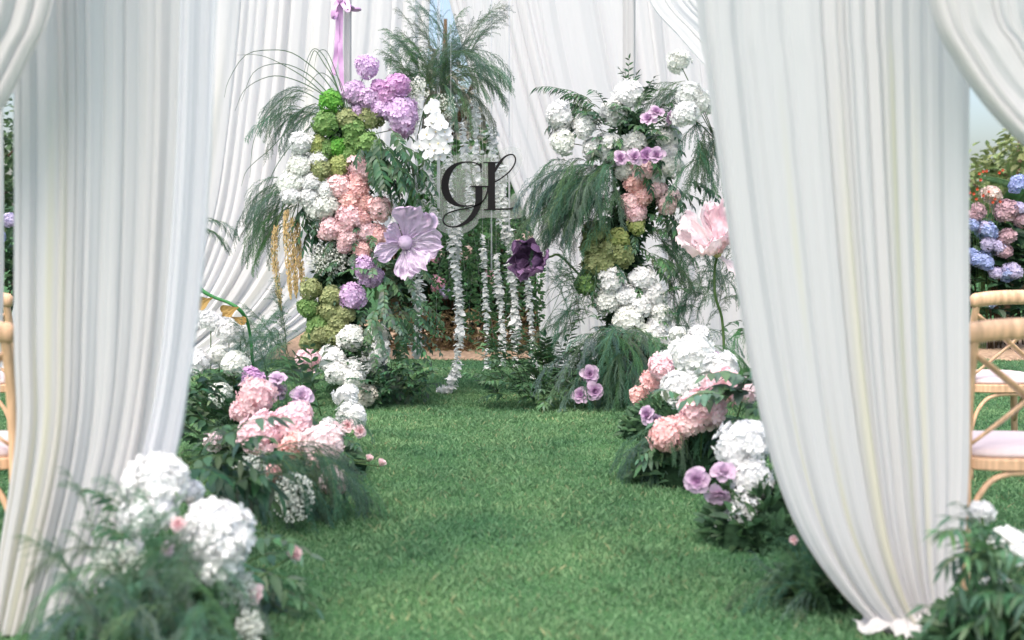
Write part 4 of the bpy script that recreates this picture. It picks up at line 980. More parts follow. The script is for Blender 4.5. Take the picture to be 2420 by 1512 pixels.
k9 = 9 / FOC
LP1, LP2 = srgb(230, 212, 234), srgb(220, 198, 226)
c = W(957, 574, 8.62)
paper_flower('giant crumpled lilac paper flower on the left pillar', c, (.10, -1, .08),
    [(68, 20, 96 * k9, 100 * k9, .12, .12, LP2), (-4, 8, 86 * k9, 62 * k9, .06, .10, LP1), (-54, 14, 82 * k9, 56 * k9, .05, .08, LP1), (-90, 4, 86 * k9, 50 * k9, .02, .1, LP1), (-155, 12, 80 * k9, 44 * k9, .05, .06, LP1), (150, 26, 66 * k9, 50 * k9, .10, .14, LP2)],
    [c, W(945, 590, 8.75), W(900, 610, 9.0)], .008, .050, srgb(226, 206, 232), 16)
PU1, PU2 = srgb(98, 74, 106), srgb(136, 106, 142); k9 *= 1.12
c = W(1282, 612, 8.8)
paper_flower('giant dark purple paper flower hanging left of the right pillar', c, (-.62, -.72, .15),
    [(95, 58, 66 * k9, 78 * k9, .12, .3, PU1), (35, 52, 62 * k9, 70 * k9, .1, .3, PU1), (-35, 40, 70 * k9, 76 * k9, .05, .2, PU2), (-95, 38, 72 * k9, 82 * k9, .0, .2, PU2), (-150, 48, 68 * k9, 76 * k9, .06, .25, PU2), (155, 56, 64 * k9, 74 * k9, .1, .3, PU1)],
    [c, W(1302, 606, 8.85), W(1325, 606, 8.9), W(1385, 668, 9.0), W(1420, 720, 9.1)], .008, .0, None, 12)
PK1, PK2 = srgb(253, 236, 240), srgb(252, 222, 230)
c = W(1694, 606, 8.1); k8 = 8.1 / FOC * 1.08
paper_flower('giant pale pink paper tulip flower beside the right near drape', c, (-.06, -.42, .9),
    [(-165, 12, 98 * k8, 66 * k8, .10, .30, PK1), (172, 34, 116 * k8, 66 * k8, .06, .30, PK1), (-125, 22, 76 * k8, 66 * k8, .06, .35, PK1), (-80, 40, 70 * k8, 60 * k8, .04, .35, PK2), (-30, 46, 84 * k8, 62 * k8, .06, .3, PK2), (20, 40, 96 * k8, 64 * k8, .08, .3, PK1), (60, 62, 118 * k8, 66 * k8, .04, .3, PK2), (115, 54, 120 * k8, 66 * k8, .04, .3, PK1), (-20, -38, 84 * k8, 60 * k8, -.1, .25, PK1)],
    [c, W(1688, 640, 8.15), W(1690, 700, 8.15), W(1706, 756, 8.2), W(1712, 860, 8.2)], .009, .03, srgb(220, 210, 150), 10)

# curved giant stem with dried leaves, flower out of sight behind the near drape
root = empty('curved_flower_stem', W(598, 850, 8.0), 'thick curved green flower stem with dried brown leaves at left', 'flower stem')
A = root.location
b = MB(); P = cr([tuple(W(*p) - A) for p in ((455, 660, 7.9), (476, 685, 7.9), (505, 702, 7.9), (540, 715, 7.9), (566, 732, 7.9), (583, 758, 7.95), (592, 800, 8.0), (598, 870, 8.0))], 34)
b.tube([tuple(p) for p in P], [.011 + .003 * math.sin(i * .4) * .4 for i in range(34)], 10); m_green = plain('painted_stem', srgb(52, 120, 62), .5, .4, noise=.2, scale=40)
add_obj('stem', b.mesh('stem', m_green, True), root)
def crumple_leaf(p, d, up, ln, wd, seed, c=None):
    me = paper_petal(seed, ln, wd, .1, .3, .06); me.materials[0] = M['brown']
    o = add_obj('dried_leaf', me, root); x = Vector(d).normalized(); z = Vector(up); y = z.cross(x).normalized(); z = x.cross(y)
    o.matrix_basis = Matrix.Translation(p - A) @ Matrix((x, y, z)).transposed().to_4x4()
crumple_leaf(W(502, 704, 7.88), (-1, -.2, -.55), (.2, -1, .3), .11, .09, 3)
crumple_leaf(W(564, 726, 7.86), (-.9, -.2, -.5), (-.3, -1, .3), .11, .09, 9)
crumple_leaf(W(545, 748, 7.88), (.9, -.1, -.45), (.2, -1, .5), .11, .055, 15)

# ------------------------------------------------------------------ golden amaranth tassels
def tassel(label, pts, Y, w, seed):
    r = random.Random(seed); base = W(pts[0][0], pts[0][1], Y)
    root = empty('amaranth_tassel', base, label, 'tassel', 'golden hanging tassels')
    P = [Vector(tuple(W(u, v, Y) - base)) for (u, v) in pts]; C = [Vector(p) for p in cr([tuple(p) for p in P], 40)]
    b = MB(); b.tube(C, [.004] * 40, 5); add_obj('stem', b.mesh('stem', M['stem'], True), root)
    b = MB(); k = Y / FOC * w
    for i in range(620):
        t = .22 + .78 * r.random(); j = min(38, int(t * 39)); q = C[j].lerp(C[j + 1], r.random())
        env = k * (.55 + .45 * math.sin(math.pi * min(1, (t - .2) / .8 * .9 + .1))) * (1 if t < .9 else (1.03 - t) / .13)
        a = r.uniform(0, 6.28); p = q + Vector((math.cos(a), math.sin(a), 0)) * env * r.random() ** .6
        s = r.uniform(.004, .008); b.tube([p, p + Vector((r.uniform(-.4, .4) * s, r.uniform(-.4, .4) * s, -s)), p + Vector((0, 0, -2.4 * s))], [s * .35, s * .6, s * .2], 4, cap=False)
    add_obj('seed_beads', b.mesh('seed_beads', M['amaranth']), root, kind='stuff')
tassel('golden amaranth tassel hanging furthest left', [(672, 480), (652, 540), (648, 600), (655, 660), (664, 730)], 8.98, 9, 1)
tassel('golden amaranth tassel hanging second from left, beside the longest', [(690, 478), (677, 500), (676, 560), (683, 640), (687, 705)], 8.93, 8, 2)
tassel('golden amaranth tassel third from left below white hydrangea', [(702, 480), (690, 520), (693, 580), (697, 640), (700, 700)], 8.96, 9, 3)
tassel('golden amaranth tassel hanging furthest right', [(706, 478), (702, 520), (706, 580), (712, 640), (716, 700)], 8.99, 8, 4)

# ------------------------------------------------------------------ bear grass
root = empty('bear_grass', W(825, 270, 9.1), 'long thin arching grass blades fanning left from the left pillar', 'grass tuft')
A = root.location
def strip(pts, w, name, mk, parent, color=None, n=22):
    P = [Vector(tuple(p)) for p in cr([tuple(p) for p in pts], n)]; b = MB()
    for i, p in enumerate(P):
        t = (P[min(i + 1, n - 1)] - P[max(i - 1, 0)]).normalized(); s = t.cross(Vector((0, 1, .1))).normalized() * (w * (1 - .85 * (i / (n - 1)) ** 1.5))
        b.v += [tuple(p - s), tuple(p + s + Vector((0, .002, 0)))]
    for i in range(n - 1): b.f.append((2 * i, 2 * i + 1, 2 * i + 3, 2 * i + 2)); b.m.append(0)
    return add_obj(name, b.mesh(name, M[mk], True), parent, None, color)
GB = [[(810, 262), (780, 205), (740, 160), (690, 125), (640, 118), (580, 130), (540, 190), (530, 230)], [(812, 262), (790, 190), (765, 150), (745, 120), (735, 135), (725, 170), (718, 220)],
      [(815, 262), (795, 200), (770, 140), (745, 115), (728, 135), (714, 190)], [(808, 262), (770, 215), (720, 170), (660, 150), (600, 170), (570, 240)], [(806, 264), (760, 222), (700, 190), (640, 180), (580, 210), (555, 262)],
      [(818, 262), (806, 210), (790, 160), (770, 120), (750, 125), (742, 160)], [(805, 266), (760, 240), (700, 215), (640, 260), (600, 330), (590, 420)], [(806, 268), (770, 260), (700, 290), (640, 350), (585, 400), (570, 440)],
      [(820, 262), (800, 215), (775, 180), (750, 175), (720, 215)], [(808, 275), (770, 285), (720, 310), (660, 380), (620, 470), (605, 560)], [(815, 280), (785, 280), (760, 310), (745, 380), (740, 450)], [(812, 280), (775, 282), (725, 350), (712, 440), (706, 540)],
      [(806, 264), (740, 200), (690, 165), (620, 132), (560, 130)], [(822, 262), (815, 225), (800, 185), (785, 172)]]
for i, g in enumerate(GB):
    strip([W(u, v, 8.95 - .02 * (i % 5)) - A for (u, v) in g], .0042, 'blade', 'leaf_isl', root, (.10, .17, .10, 1))
root = empty('bear_grass', W(1420, 720, 9.0), 'wispy arching grass below the purple paper flower', 'grass tuft'); A = root.location
for i in range(16):
    u0 = rnd.uniform(1400, 1440); e = rnd.uniform(1250, 1380); vv = rnd.uniform(620, 900)
    strip([W(u0, 715, 8.95) - A, W((u0 + e) / 2 + 20, 660 + rnd.uniform(-40, 30), 8.85) - A, W(e + 25, (660 + vv) / 2 - 20, 8.8) - A, W(e, vv, 8.8) - A], .0030, 'blade', 'leaf_isl', root, (.10, .18, .10, 1))

# ------------------------------------------------------------------ orchid spray
def orchid_meshes():
    out = []
    for (wd, ln) in ((1.15, 1.0), (.62, 1.0)):
        b = MB(); nu, nv = 7, 7
        for j in range(nv):
            t = j / (nv - 1); w = wd * (.12 + math.sin(math.pi * min(.98, .08 + t * .9)) ** .8)
            for i in range(nu):
                s = 2 * i / (nu - 1) - 1; b.v.append((ln * t * (1 - .06 * s * s), s * w * .5, .10 * t - .22 * t * t + .10 * s * s * w))
        for j in range(nv - 1):
            for i in range(nu - 1): a = j * nu + i; b.f.append((a, a + 1, a + nu + 1, a + nu)); b.m.append(0)
        out.append(b.mesh('petal', M['petal'], True))
    b = MB(); b.tube([(0, 0, 0), (.02, 0, .10), (0, -.06, .17), (0, -.16, .15)], [.03, .09, .07, .02], 8); out.append(b.mesh('lip', M['yellow'], True))
    return out
OP, OS, OL = orchid_meshes()
root = empty('orchid_spray', W(985, 330, 9.0), 'cascade of white moth orchids left of the GL sign', 'orchid'); A = root.location
st = cr([tuple(W(*p) - A) for p in ((985, 330, 9.0), (1000, 265, 8.9), (1012, 235, 8.85), (1022, 232, 8.8), (1032, 260, 8.75), (1038, 310, 8.72), (1036, 370, 8.72))], 24)
b = MB(); b.tube([tuple(p) for p in st], .004, 6); add_obj('stem', b.mesh('stem', M['stem'], True), root)
for (u, v, d_) in ((1024, 246, 30), (1017, 258, 34), (1028, 262, 26), (1032, 280, 38), (1020, 290, 36), (1042, 296, 36), (1008, 318, 40), (1028, 312, 42), (1050, 312, 34), (1016, 340, 42), (1036, 338, 42), (1056, 330, 30), (1026, 356, 36), (1048, 352, 34), (990, 345, 30), (1010, 366, 26), (1040, 370, 28), (1024, 372, 24)):
    p = W(u, v, 8.66 + rnd.uniform(-.05, .04)) - A; rr = d_ * .5 * 8.7 / FOC * 1.08
    bl = add_obj('blossom', OL, root, p); B = basis((rnd.uniform(-.5, .5), -1, rnd.uniform(-.35, .35)), rnd.uniform(-.4, .4))
    # blossom faces its local +Z
    bl.rotation_euler = (B @ Matrix.Rotation(0, 3, 'Z')).to_euler(); bl.scale = (rr,) * 3
    for (ang, me, el) in ((0, OP, 8), (180, OP, 8), (90, OS, 2), (215, OS, 0), (325, OS, 0)):
        o = add_obj('petal', me, bl, None, (.86, .86, .87, 1)); o.matrix_basis = Matrix.Rotation(R(ang), 4, 'Z') @ Matrix.Rotation(-R(el), 4, 'Y')

# ------------------------------------------------------------------ hanging white blossom garlands, ribbons, vines
def garland(label, pts, Y, w, seed, petal_col=(.91, .92, .91, 1), top=TOP, dens=1.0):
    r = random.Random(seed); P = [W(u, v, Y) for (u, v) in pts]
    tp = Vector((P[0].x, Y, top)); base = tp
    root = empty('blossom_garland', base, label, 'garland', 'white blossom garlands')
    C = [Vector(p) for p in cr([tuple(p - base) for p in P], 60)]
    b = MB(); b.tube([Vector((0, 0, 0))] + C[::3], .0007, 4); add_obj('string', b.mesh('string', M['fabric_plain']), root)
    ln = sum((C[i + 1] - C[i]).length for i in range(59)); b = MB(); n = int(ln / .024 * dens); wr = 1.22 * w * Y / FOC
    for i in range(n):
        f = i / n * 59; j = min(int(f), 58); q = C[j].lerp(C[j + 1], f - j); t = (C[j + 1] - C[j]).normalized()
        ph = r.uniform(0, 6.28); gs = 1 + .22 * math.sin(i * .37 + seed) + .12 * math.sin(i * 1.3)
        if r.random() < .05: continue
        for m_ in range(6):
            a = ph + m_ * 6.28 / 6 + r.uniform(-.3, .3); d = Vector((math.cos(a), math.sin(a), r.uniform(-.45, .35))); d = (d + t * r.uniform(.1, 1.3)).normalized()
            s = gs * wr * r.uniform(.85, 1.4); sd_ = t.cross(d).normalized() * s * .46; up = t * s * .22 * r.uniform(-1, 1); lz = -t * r.uniform(-.1, .3) * s
            b.fan([q + lz * .2, q + d * s * .5 - sd_ * .9 + lz, q + d * s * .92 - sd_ * .6 + up + lz, q + d * s * 1.05 + up + lz, q + d * s * .92 + sd_ * .6 + up + lz, q + d * s * .5 + sd_ * .9 + lz])
    add_obj('petals', b.mesh('petals', M['petal']), root, None, petal_col, 'stuff')
garland('white garland nearest the orchids, short', [(1008, 380), (1016, 430), (1022, 480), (1026, 525)], 9.3, 11, 1)
garland('short white garland at the edge of left pillar leaves', [(1000, 436), (1000, 470), (1000, 500)], 9.35, 9, 2)
garland('white garland through the letter G reaching down to the grass', [(1056, 300), (1060, 400), (1066, 520), (1074, 640), (1086, 760), (1078, 860), (1064, 915), (1045, 919)], 9.4, 11, 3)
garland('white garland just right of the longest one', [(1078, 480), (1081, 560), (1083, 660), (1088, 740)], 9.45, 9, 4)
garland('white garland hanging behind the top of letter G', [(1092, 290), (1098, 370), (1106, 430), (1112, 490)], 9.55, 10, 5)
garland('white garland hanging highest under the fern plume', [(1122, 212), (1124, 300), (1126, 380), (1130, 440)], 9.4, 10, 6)
garland('white garland behind the letter L stem', [(1164, 300), (1168, 360), (1174, 440), (1178, 535)], 9.55, 10, 7)
garland('white garland right of the letter L stem', [(1188, 390), (1190, 450), (1193, 530), (1195, 588)], 9.4, 10, 8)
garland('white garland second from right, long', [(1203, 540), (1210, 640), (1217, 740), (1218, 870)], 9.4, 12, 9)
garland('white garland third from right, below the L', [(1172, 600), (1178, 680), (1186, 760), (1187, 866)], 9.45, 10, 10)
garland('white garland in the middle of the opening, below the letters', [(1140, 555), (1144, 640), (1149, 740), (1151, 872)], 9.5, 8, 11)
garland('white garland at far right below the purple flower', [(1246, 655), (1252, 740), (1258, 820), (1262, 892)], 9.45, 9, 12)
garland('white garland at far left along the left pillar leaves', [(985, 540), (988, 640), (988, 740), (984, 835)], 9.35, 13, 13)

def ribbon(label, u, v1, Y, w):
    x = (u - CU) * Y / FOC; zb = EYE - (v1 - CV) * Y / FOC; b = MB(); n = 24
    for i in range(n):
        z = TOP + (zb - TOP) * i / (n - 1); a = .5 * math.sin(i * .5 + u); b.v += [(-w * math.cos(a), -w * math.sin(a), z - TOP), (w * math.cos(a), w * math.sin(a) , z - TOP)]
    for i in range(n - 1): b.f.append((2 * i, 2 * i + 1, 2 * i + 3, 2 * i + 2)); b.m.append(0)
    tag(add_obj('white_ribbon', b.mesh('white_ribbon', M['sheer'], True), None, (x, Y, TOP)), label, 'ribbon', 'thin white ribbons')
ribbon('thin white ribbon hanging left of the letter G', 1036, 492, 9.32, .012)
ribbon('thin white ribbon hanging beside the foot of letter L', 1203, 545, 9.3, .007)
ribbon('thin white ribbon hanging at the edge of the right back drape', 1161, 640, 9.6, .006)
ribbon('thin white ribbon beside the left pillar leaves', 984, 600, 9.4, .012)

def vine(u, v0, v1, Y, n, seed):
    r = random.Random(seed); base = Vector(((u - CU) * Y / FOC, Y, TOP)); pts = []; z0 = EYE - (v0 - CV) * Y / FOC; z1 = EYE - (v1 - CV) * Y / FOC
    k1, k2 = r.uniform(0, 6), r.uniform(0, 6)
    for i in range(30):
        z = TOP + (z1 - TOP) * i / 29; pts.append(Vector((.03 * math.sin(i * .5 + k1), .02 * math.sin(i * .4 + k2), z - TOP)))
    root = empty('hanging_vine', base, None, 'vine', 'leafy vines hanging in the opening')
    b = MB(); b.tube(pts, .0008, 4); add_obj('stem', b.mesh('stem', M['fabric_plain']), root)
    b = MB()
    for i in range(n):
        z = z0 + (z1 - z0) * r.random(); t = (z - TOP) / (z1 - TOP) * 29; j = min(28, max(0, int(t))); q = pts[j].lerp(pts[j + 1], t - j)
        d = Vector((r.uniform(-1, 1), r.uniform(-1, .6), r.uniform(-.8, .4))).normalized(); q = q + d * r.uniform(0, .05); s = r.uniform(.028, .046)
        sd_ = d.cross(Vector((r.uniform(-.5, .5), -1, .5))).normalized() * s * .26; nz = d.cross(sd_).normalized() * s * .12
        b.fan([q, q + d * s * .35 - sd_ + nz, q + d * s * .7 - sd_ * .7 + nz, q + d * s, q + d * s * .7 + sd_ * .7 + nz, q + d * s * .35 + sd_ + nz])
    add_obj('leaves', b.mesh('leaves', M['leaf_isl']), root, None, (.10, .22, .085, 1), 'stuff')
    return root
VN = [(1012, 380, 640), (1030, 420, 600), (1052, 470, 690), (1068, 400, 560), (1090, 430, 640), (1108, 350, 700), (1126, 440, 760), (1140, 420, 620), (1155, 470, 700), (1170, 420, 640), (1185, 480, 780), (1200, 560, 720), (1222, 500, 800), (1240, 520, 690), (1116, 500, 800), (1040, 560, 790), (1075, 500, 700), (1275, 640, 760), (1160, 640, 860)]
VN.sort()
for i, (u, a, b_) in enumerate(VN):
    o = vine(u, a, b_, 9.75 + .1 * (i % 3), 190, 40 + i)
    o['label'] = 'green leafy vine hanging behind the white garlands, ' + ('leftmost' if i == 0 else 'rightmost' if i == len(VN) - 1 else ('%s from left' % ORD[i] if i < 10 else '%s from right' % ORD[len(VN) - 1 - i]))

# ------------------------------------------------------------------ lilac satin bow on the wrapped pole
root = empty('satin_bow', W(803, 20, 9.38), 'lilac satin ribbon bow with two long tails above the left pillar', 'bow'); A = root.location
def ribbon_strip(pts, w, name, tw=0.0):
    P = [Vector(tuple(p)) for p in cr([tuple(p) for p in pts], 30)]; b = MB()
    for i, p in enumerate(P):
        t = (P[min(i + 1, 29)] - P[max(i - 1, 0)]).normalized(); a = tw * math.sin(i * .45); s = t.cross(Vector((math.sin(a), -math.cos(a), .05))).normalized() * w
        b.v += [tuple(p - s), tuple(p), tuple(p + s)]
        b.v[-2] = tuple(p + Vector((0, -.004 * math.sin(i * .9), 0)))
    for i in range(29):
        for k in (0, 1): b.f.append((3 * i + k, 3 * i + k + 1, 3 * i + k + 4, 3 * i + k + 3)); b.m.append(0)
    add_obj(name, b.mesh(name, M['satin'], True), root)
Z = lambda u, v, Y=9.36: W(u, v, Y) - A
ribbon_strip([Z(803, -2), Z(798, 40), Z(796, 100), Z(791, 150), Z(787, 178)], .017, 'tail', .5)
ribbon_strip([Z(804, -2), Z(805, 50), Z(804, 110), Z(806, 160), Z(808, 214)], .018, 'tail', .35)
ribbon_strip([Z(803, -2), Z(792, 12, 9.30), Z(787, 32, 9.28), Z(789, 42, 9.30), Z(795, 30, 9.36), Z(802, 2, 9.40)], .017, 'loop', .1)
ribbon_strip([Z(803, -2), Z(812, 14, 9.30), Z(822, 25, 9.27), Z(823, 14, 9.30), Z(818, -2, 9.34), Z(806, -8, 9.38)], .014, 'loop', .1)
b = MB(); b.tube([Z(802, -8, 9.34), Z(803, 0, 9.33), Z(804, 8, 9.34)], [.014, .022, .014], 10); add_obj('knot', b.mesh('knot', M['satin'], True), root)
b = MB(); P9 = []
for i in range(24):
    th = 2 * math.pi * i / 23; P9.append(Vector((-1.165 + .034 * math.cos(th), 9.45 + .034 * math.sin(th), A.z + .005)) - A)
b.tube(P9, .012, 6); b.tube([P9[17], Z(803, 0, 9.34)], .012, 6); add_obj('wrap', b.mesh('wrap', M['satin'], True), root)

# ------------------------------------------------------------------ GL sign
def S5(x, y): return ((945 + x * .25), (330.7 + y * .25))
YS = 8.95
sign = empty('monogram_sign', Vector(((1130 - CU) * YS / FOC, YS, TOP)), 'clear acrylic sign with black monogram GL hanging in the opening', 'sign'); SA = sign.location
def sp(x, y, dy=0):
    u, v = S5(x, y); p = W(u, v, YS); return Vector((p.x, YS + dy, p.z)) - SA
def extrude_poly(pts2, y0, y1):
    b = MB(); n = len(pts2); f = [sp(x, y, y0) for (x, y) in pts2]; k = [sp(x, y, y1) for (x, y) in pts2]
    b.poly(f); b.poly(k[::-1])
    for i in range(n): b.quad(f[i], k[i], k[(i + 1) % n], f[(i + 1) % n])
    return b
def stroke(pts, y0, y1, n=60):
    P = cr(pts, n); b = MB()
    for i in range(n):
        t = P[min(i + 1, n - 1), :2] - P[max(i - 1, 0), :2]; t = t / (np.linalg.norm(t) + 1e-9); nm = np.array([-t[1], t[0]]); w = max(3, P[i, 2]) * .5
        l = P[i, :2] + nm * w; r_ = P[i, :2] - nm * w
        b.v += [sp(l[0], l[1], y0), sp(r_[0], r_[1], y0), sp(r_[0], r_[1], y1), sp(l[0], l[1], y1)]
    for i in range(n - 1):
        for k in range(4): b.f.append((4 * i + k, 4 * i + (k + 1) % 4, 4 * i + 4 + (k + 1) % 4, 4 * i + 4 + k)); b.m.append(0)
    b.f += [(3, 2, 1, 0), tuple(4 * (n - 1) + k for k in range(4))]; b.m += [0, 0]
    return b
plate = [(480, 150), (560, 136), (660, 132), (760, 146), (860, 128), (925, 140), (962, 92), (1010, 70), (1062, 62), (1120, 80), (1152, 130), (1156, 190), (1130, 270), (1085, 340), (1030, 395), (1000, 430), (1000, 560), (1040, 560), (1062, 520), (1090, 498), (1125, 500), (1148, 530), (1150, 600), (1145, 735), (780, 735), (735, 790), (690, 835), (630, 872), (560, 893), (480, 890), (400, 868), (345, 820), (325, 760), (345, 700), (372, 665), (345, 600), (326, 520), (322, 430), (340, 340), (372, 270), (415, 205)]
plate = [tuple(p) for p in cr(plate + [plate[0]], 200)[:-1]]
add_obj('acrylic_plate', extrude_poly(plate, .004, .008).mesh('acrylic_plate', M['acrylic']), sign)
G = [[(765, 305, 8), (764, 262, 16), (760, 232, 24), (752, 222, 18)],
     [(768, 262, 8), (740, 230, 14), (690, 212, 12), (640, 208, 12), (580, 216, 18), (520, 240, 34), (468, 290, 56), (436, 355, 68), (424, 425, 70), (436, 500, 70), (470, 560, 60), (520, 602, 40), (575, 622, 22), (640, 624, 13), (700, 612, 12)],
     [(745, 438, 66), (745, 520, 66), (742, 585, 62), (722, 650, 56), (690, 712, 50), (640, 765, 40), (580, 802, 26), (520, 821, 16), (455, 815, 13), (417, 787, 13), (408, 747, 13), (436, 702, 13), (520, 668, 13), (620, 648, 13), (690, 630, 13), (750, 606, 13), (796, 560, 13), (822, 500, 14), (834, 448, 14)],
     [(662, 440, 10), (740, 440, 16), (834, 440, 12)]]
Ls = [[(866, 212, 72), (865, 300, 66), (865, 420, 66), (865, 560, 66), (866, 655, 74)], [(788, 212, 8), (862, 213, 12), (938, 212, 8)], [(793, 658, 8), (900, 655, 16), (1000, 653, 14), (1060, 648, 20), (1096, 630, 26), (1118, 602, 20), (1132, 558, 4)],
      [(893, 300, 20), (915, 258, 26), (950, 205, 26), (985, 165, 18), (1025, 142, 13), (1062, 138, 12), (1086, 160, 13), (1090, 200, 13), (1068, 255, 13), (1022, 310, 13), (965, 355, 13), (930, 378, 13), (888, 400, 13)]]
for (nm, strokes_, off) in (('letter_G', G, 0), ('letter_L', Ls, .0006)):
    b = MB()
    for i, s_ in enumerate(strokes_):
        q = stroke(s_, -.002 - .0011 * i - off, .0035 - .0003 * i - off * .2); n0 = len(b.v); b.v += q.v; b.f += [tuple(n0 + x for x in f) for f in q.f]; b.m += q.m
    add_obj(nm, b.mesh(nm, M['black']), sign)
for (x, y) in ((480, 158), (1060, 72)):
    p = sp(x, y, .006); b = MB(); b.tube([p, Vector((p.x, p.y, 0))], .0012, 4); add_obj('thread', b.mesh('thread', M['fabric_plain']), sign)
b = MB(); b.tube([Vector((-2.0, 0, .02)), Vector((2.0, 0, .02))], .02, 8); add_obj('beam', b.mesh('beam', M['metal'], True), fr, Vector((0, YS - 3.9, TOP)))

# ------------------------------------------------------------------ cross back chairs
def make_chair(loc, rz, label):
    root = empty('cross_back_chair', loc, label, 'chair', 'wooden cross back chairs', rz)
    wood = M['wood']
    def T(name, pts, rad, n=10, flat=1.0, k=18):
        b = MB(); P = cr(pts, k); b.tube([tuple(p[:3]) for p in P], rad if not hasattr(rad, '__len__') else list(np.interp(np.linspace(0, 1, k), np.linspace(0, 1, len(rad)), rad)), n, flat=flat)
        return add_obj(name, b.mesh(name, wood, True), root)
    for s in (-1, 1):
        T('back_post', [(s * .215, -.25, 0), (s * .205, -.215, .25), (s * .198, -.20, .46), (s * .196, -.225, .68), (s * .192, -.28, .88)], [.016, .019, .020, .019, .017])
        T('front_leg', [(s * .225, .225, 0), (s * .21, .205, .25), (s * .20, .19, .45)], [.014, .018, .019])
        T('side_brace', [(s * .207, -.20, .22), (s * .204, -.12, .34), (s * .20, 0, .40), (s * .204, .11, .34), (s * .208, .20, .22)], .009, 8)
    # bent back brace below the seat
    T('back_brace', [(-.205, -.215, .20), (-.16, -.21, .33), (-.08, -.205, .40), (.08, -.205, .40), (.16, -.21, .33), (.205, -.215, .20)], .010, 8, k=26)
    T('cross_slat', [(-.188, -.262, .80), (-.06, -.235, .70), (.08, -.215, .58), (.178, -.205, .50)], [.017, .023, .023, .017], 8, .35)
    T('cross_slat', [(.188, -.262, .80), (.06, -.225, .70), (-.08, -.205, .58), (-.178, -.195, .50)], [.017, .023, .023, .017], 8, .35)
    b = MB(); P = cr([(-.222, -.262, .865), (-.13, -.292, .878), (0, -.302, .882), (.13, -.292, .878), (.222, -.262, .865)], 24); b.tube([tuple(p) for p in P], [.018] + [.028] * 22 + [.018], 12, flat=1.0)
    for i, v in enumerate(b.v): b.v[i] = (v[0], -.285 + (v[1] + .285) * .75, .875 + (v[2] - .875) * 1.25)
    add_obj('top_rail', b.mesh('top_rail', wood, True), root)
    b = MB(); n = 40
    def rim(r, z): return [(r * .235 * math.copysign(abs(math.cos(a)) ** .6, math.cos(a)), r * .225 * math.copysign(abs(math.sin(a)) ** .6, math.sin(a)), z) for a in [2 * math.pi * i / n for i in range(n)]]
    def rings(rr):
        q = MB()
        for ring in rr: q.v += ring
        for j in range(len(rr) - 1):
            for i in range(n): q.f.append((j * n + i, j * n + (i + 1) % n, (j + 1) * n + (i + 1) % n, (j + 1) * n + i)); q.m.append(0)
        q.f += [tuple(range(n))[::-1], tuple((len(rr) - 1) * n + i for i in range(n))]; q.m += [0, 0]
        return q
    add_obj('seat_frame', rings([rim(.96, .415), rim(1, .42), rim(1, .45), rim(.97, .456)]).mesh('seat_frame', wood), root)
    add_obj('seat_pad', rings([rim(.94, .458), rim(.95, .47), rim(.90, .483), rim(.6, .492), rim(.1, .494)]).mesh('seat_pad', M['cushion'], True), root)
make_chair(((2300 - CU) * 4.05 / FOC + .21, 4.33, 0), R(-2), 'nearest wooden cross back chair at the right picture edge')
make_chair(((2296 - CU) * 6.1 / FOC + .20, 6.38, 0), R(3), 'wooden cross back chair one row further at the right edge')
make_chair(((14 - CU) * 4.05 / FOC - .21, 4.33, 0), R(2), 'nearest wooden cross back chair at the left picture edge')
make_chair(((28 - CU) * 6.1 / FOC - .21, 6.38, 0), R(-2), 'wooden cross back chair one row further at the left edge')

# ------------------------------------------------------------------ background planting
BLUE = srgb(176, 188, 226); BLUEM = srgb(204, 196, 222); DUSTY = srgb(200, 170, 178); CRP = srgb(236, 218, 210)
BC = {'b': BLUE, 'm': BLUEM, 'd': DUSTY, 'c': CRP, 'p': srgb(234, 186, 204)}
def bush(label, u0, u1, Y, h, nleaf, heads, seed, lc=(.035, .085, .035, 1)):
    r = random.Random(seed); k = Y / FOC; x0, x1 = (u0 - CU) * k, (u1 - CU) * k; cx = (x0 + x1) / 2
    root = empty('hydrangea_bush', (cx, Y, 0.03), label, 'bush', 'hydrangea bushes behind the pavilion')
    b = MB(); s = MB()
    for i in range(26):
        a = Vector((r.uniform(x0 - cx, x1 - cx) * .8, r.uniform(-.25, .35), 0)); e = a + Vector((r.uniform(-.25, .25), r.uniform(-.25, .2), h * r.uniform(.5, .9)))
        s.tube([a, a.lerp(e, .5) + Vector((r.uniform(-.05, .05), 0, 0)), e], [.011, .009, .005], 5)
    for i in range(nleaf):
        t = r.random(); q = Vector((r.uniform(x0 - cx, x1 - cx) * 1.05, r.uniform(-.42, .45), h * (.10 + .90 * t ** .85)))
        top = h * (.82 + .14 * math.sin(q.x * 4 + seed) + .10 * math.sin(q.x * 9 + 2))
        if q.z > top: q.z = top * r.uniform(.6, 1)
        d = Vector((r.uniform(-1, 1), r.uniform(-1.2, .4), r.uniform(-.5, .4))).normalized()
        big_leaf(b, q, d, r.uniform(.09, .16), .34, Vector((r.uniform(-.4, .4), r.uniform(-.8, 0), 1)))
    add_obj('foliage', b.mesh('foliage', M['leaf_isl']), root, None, lc, 'stuff'); add_obj('stems', s.mesh('stems', M['bark'], True), root)
    for (u, v, dia, c) in heads:
        o = add_obj('flower_head', r.choice(HEADS), root, W(u, v, Y - .42) - root.location, BC[c]); rr = dia * .5 * k * 1.1
        o.scale = (rr, rr, rr * .8); o.rotation_euler = (R(40) + r.uniform(-.3, .3), r.uniform(-.4, .4), r.uniform(0, 6))
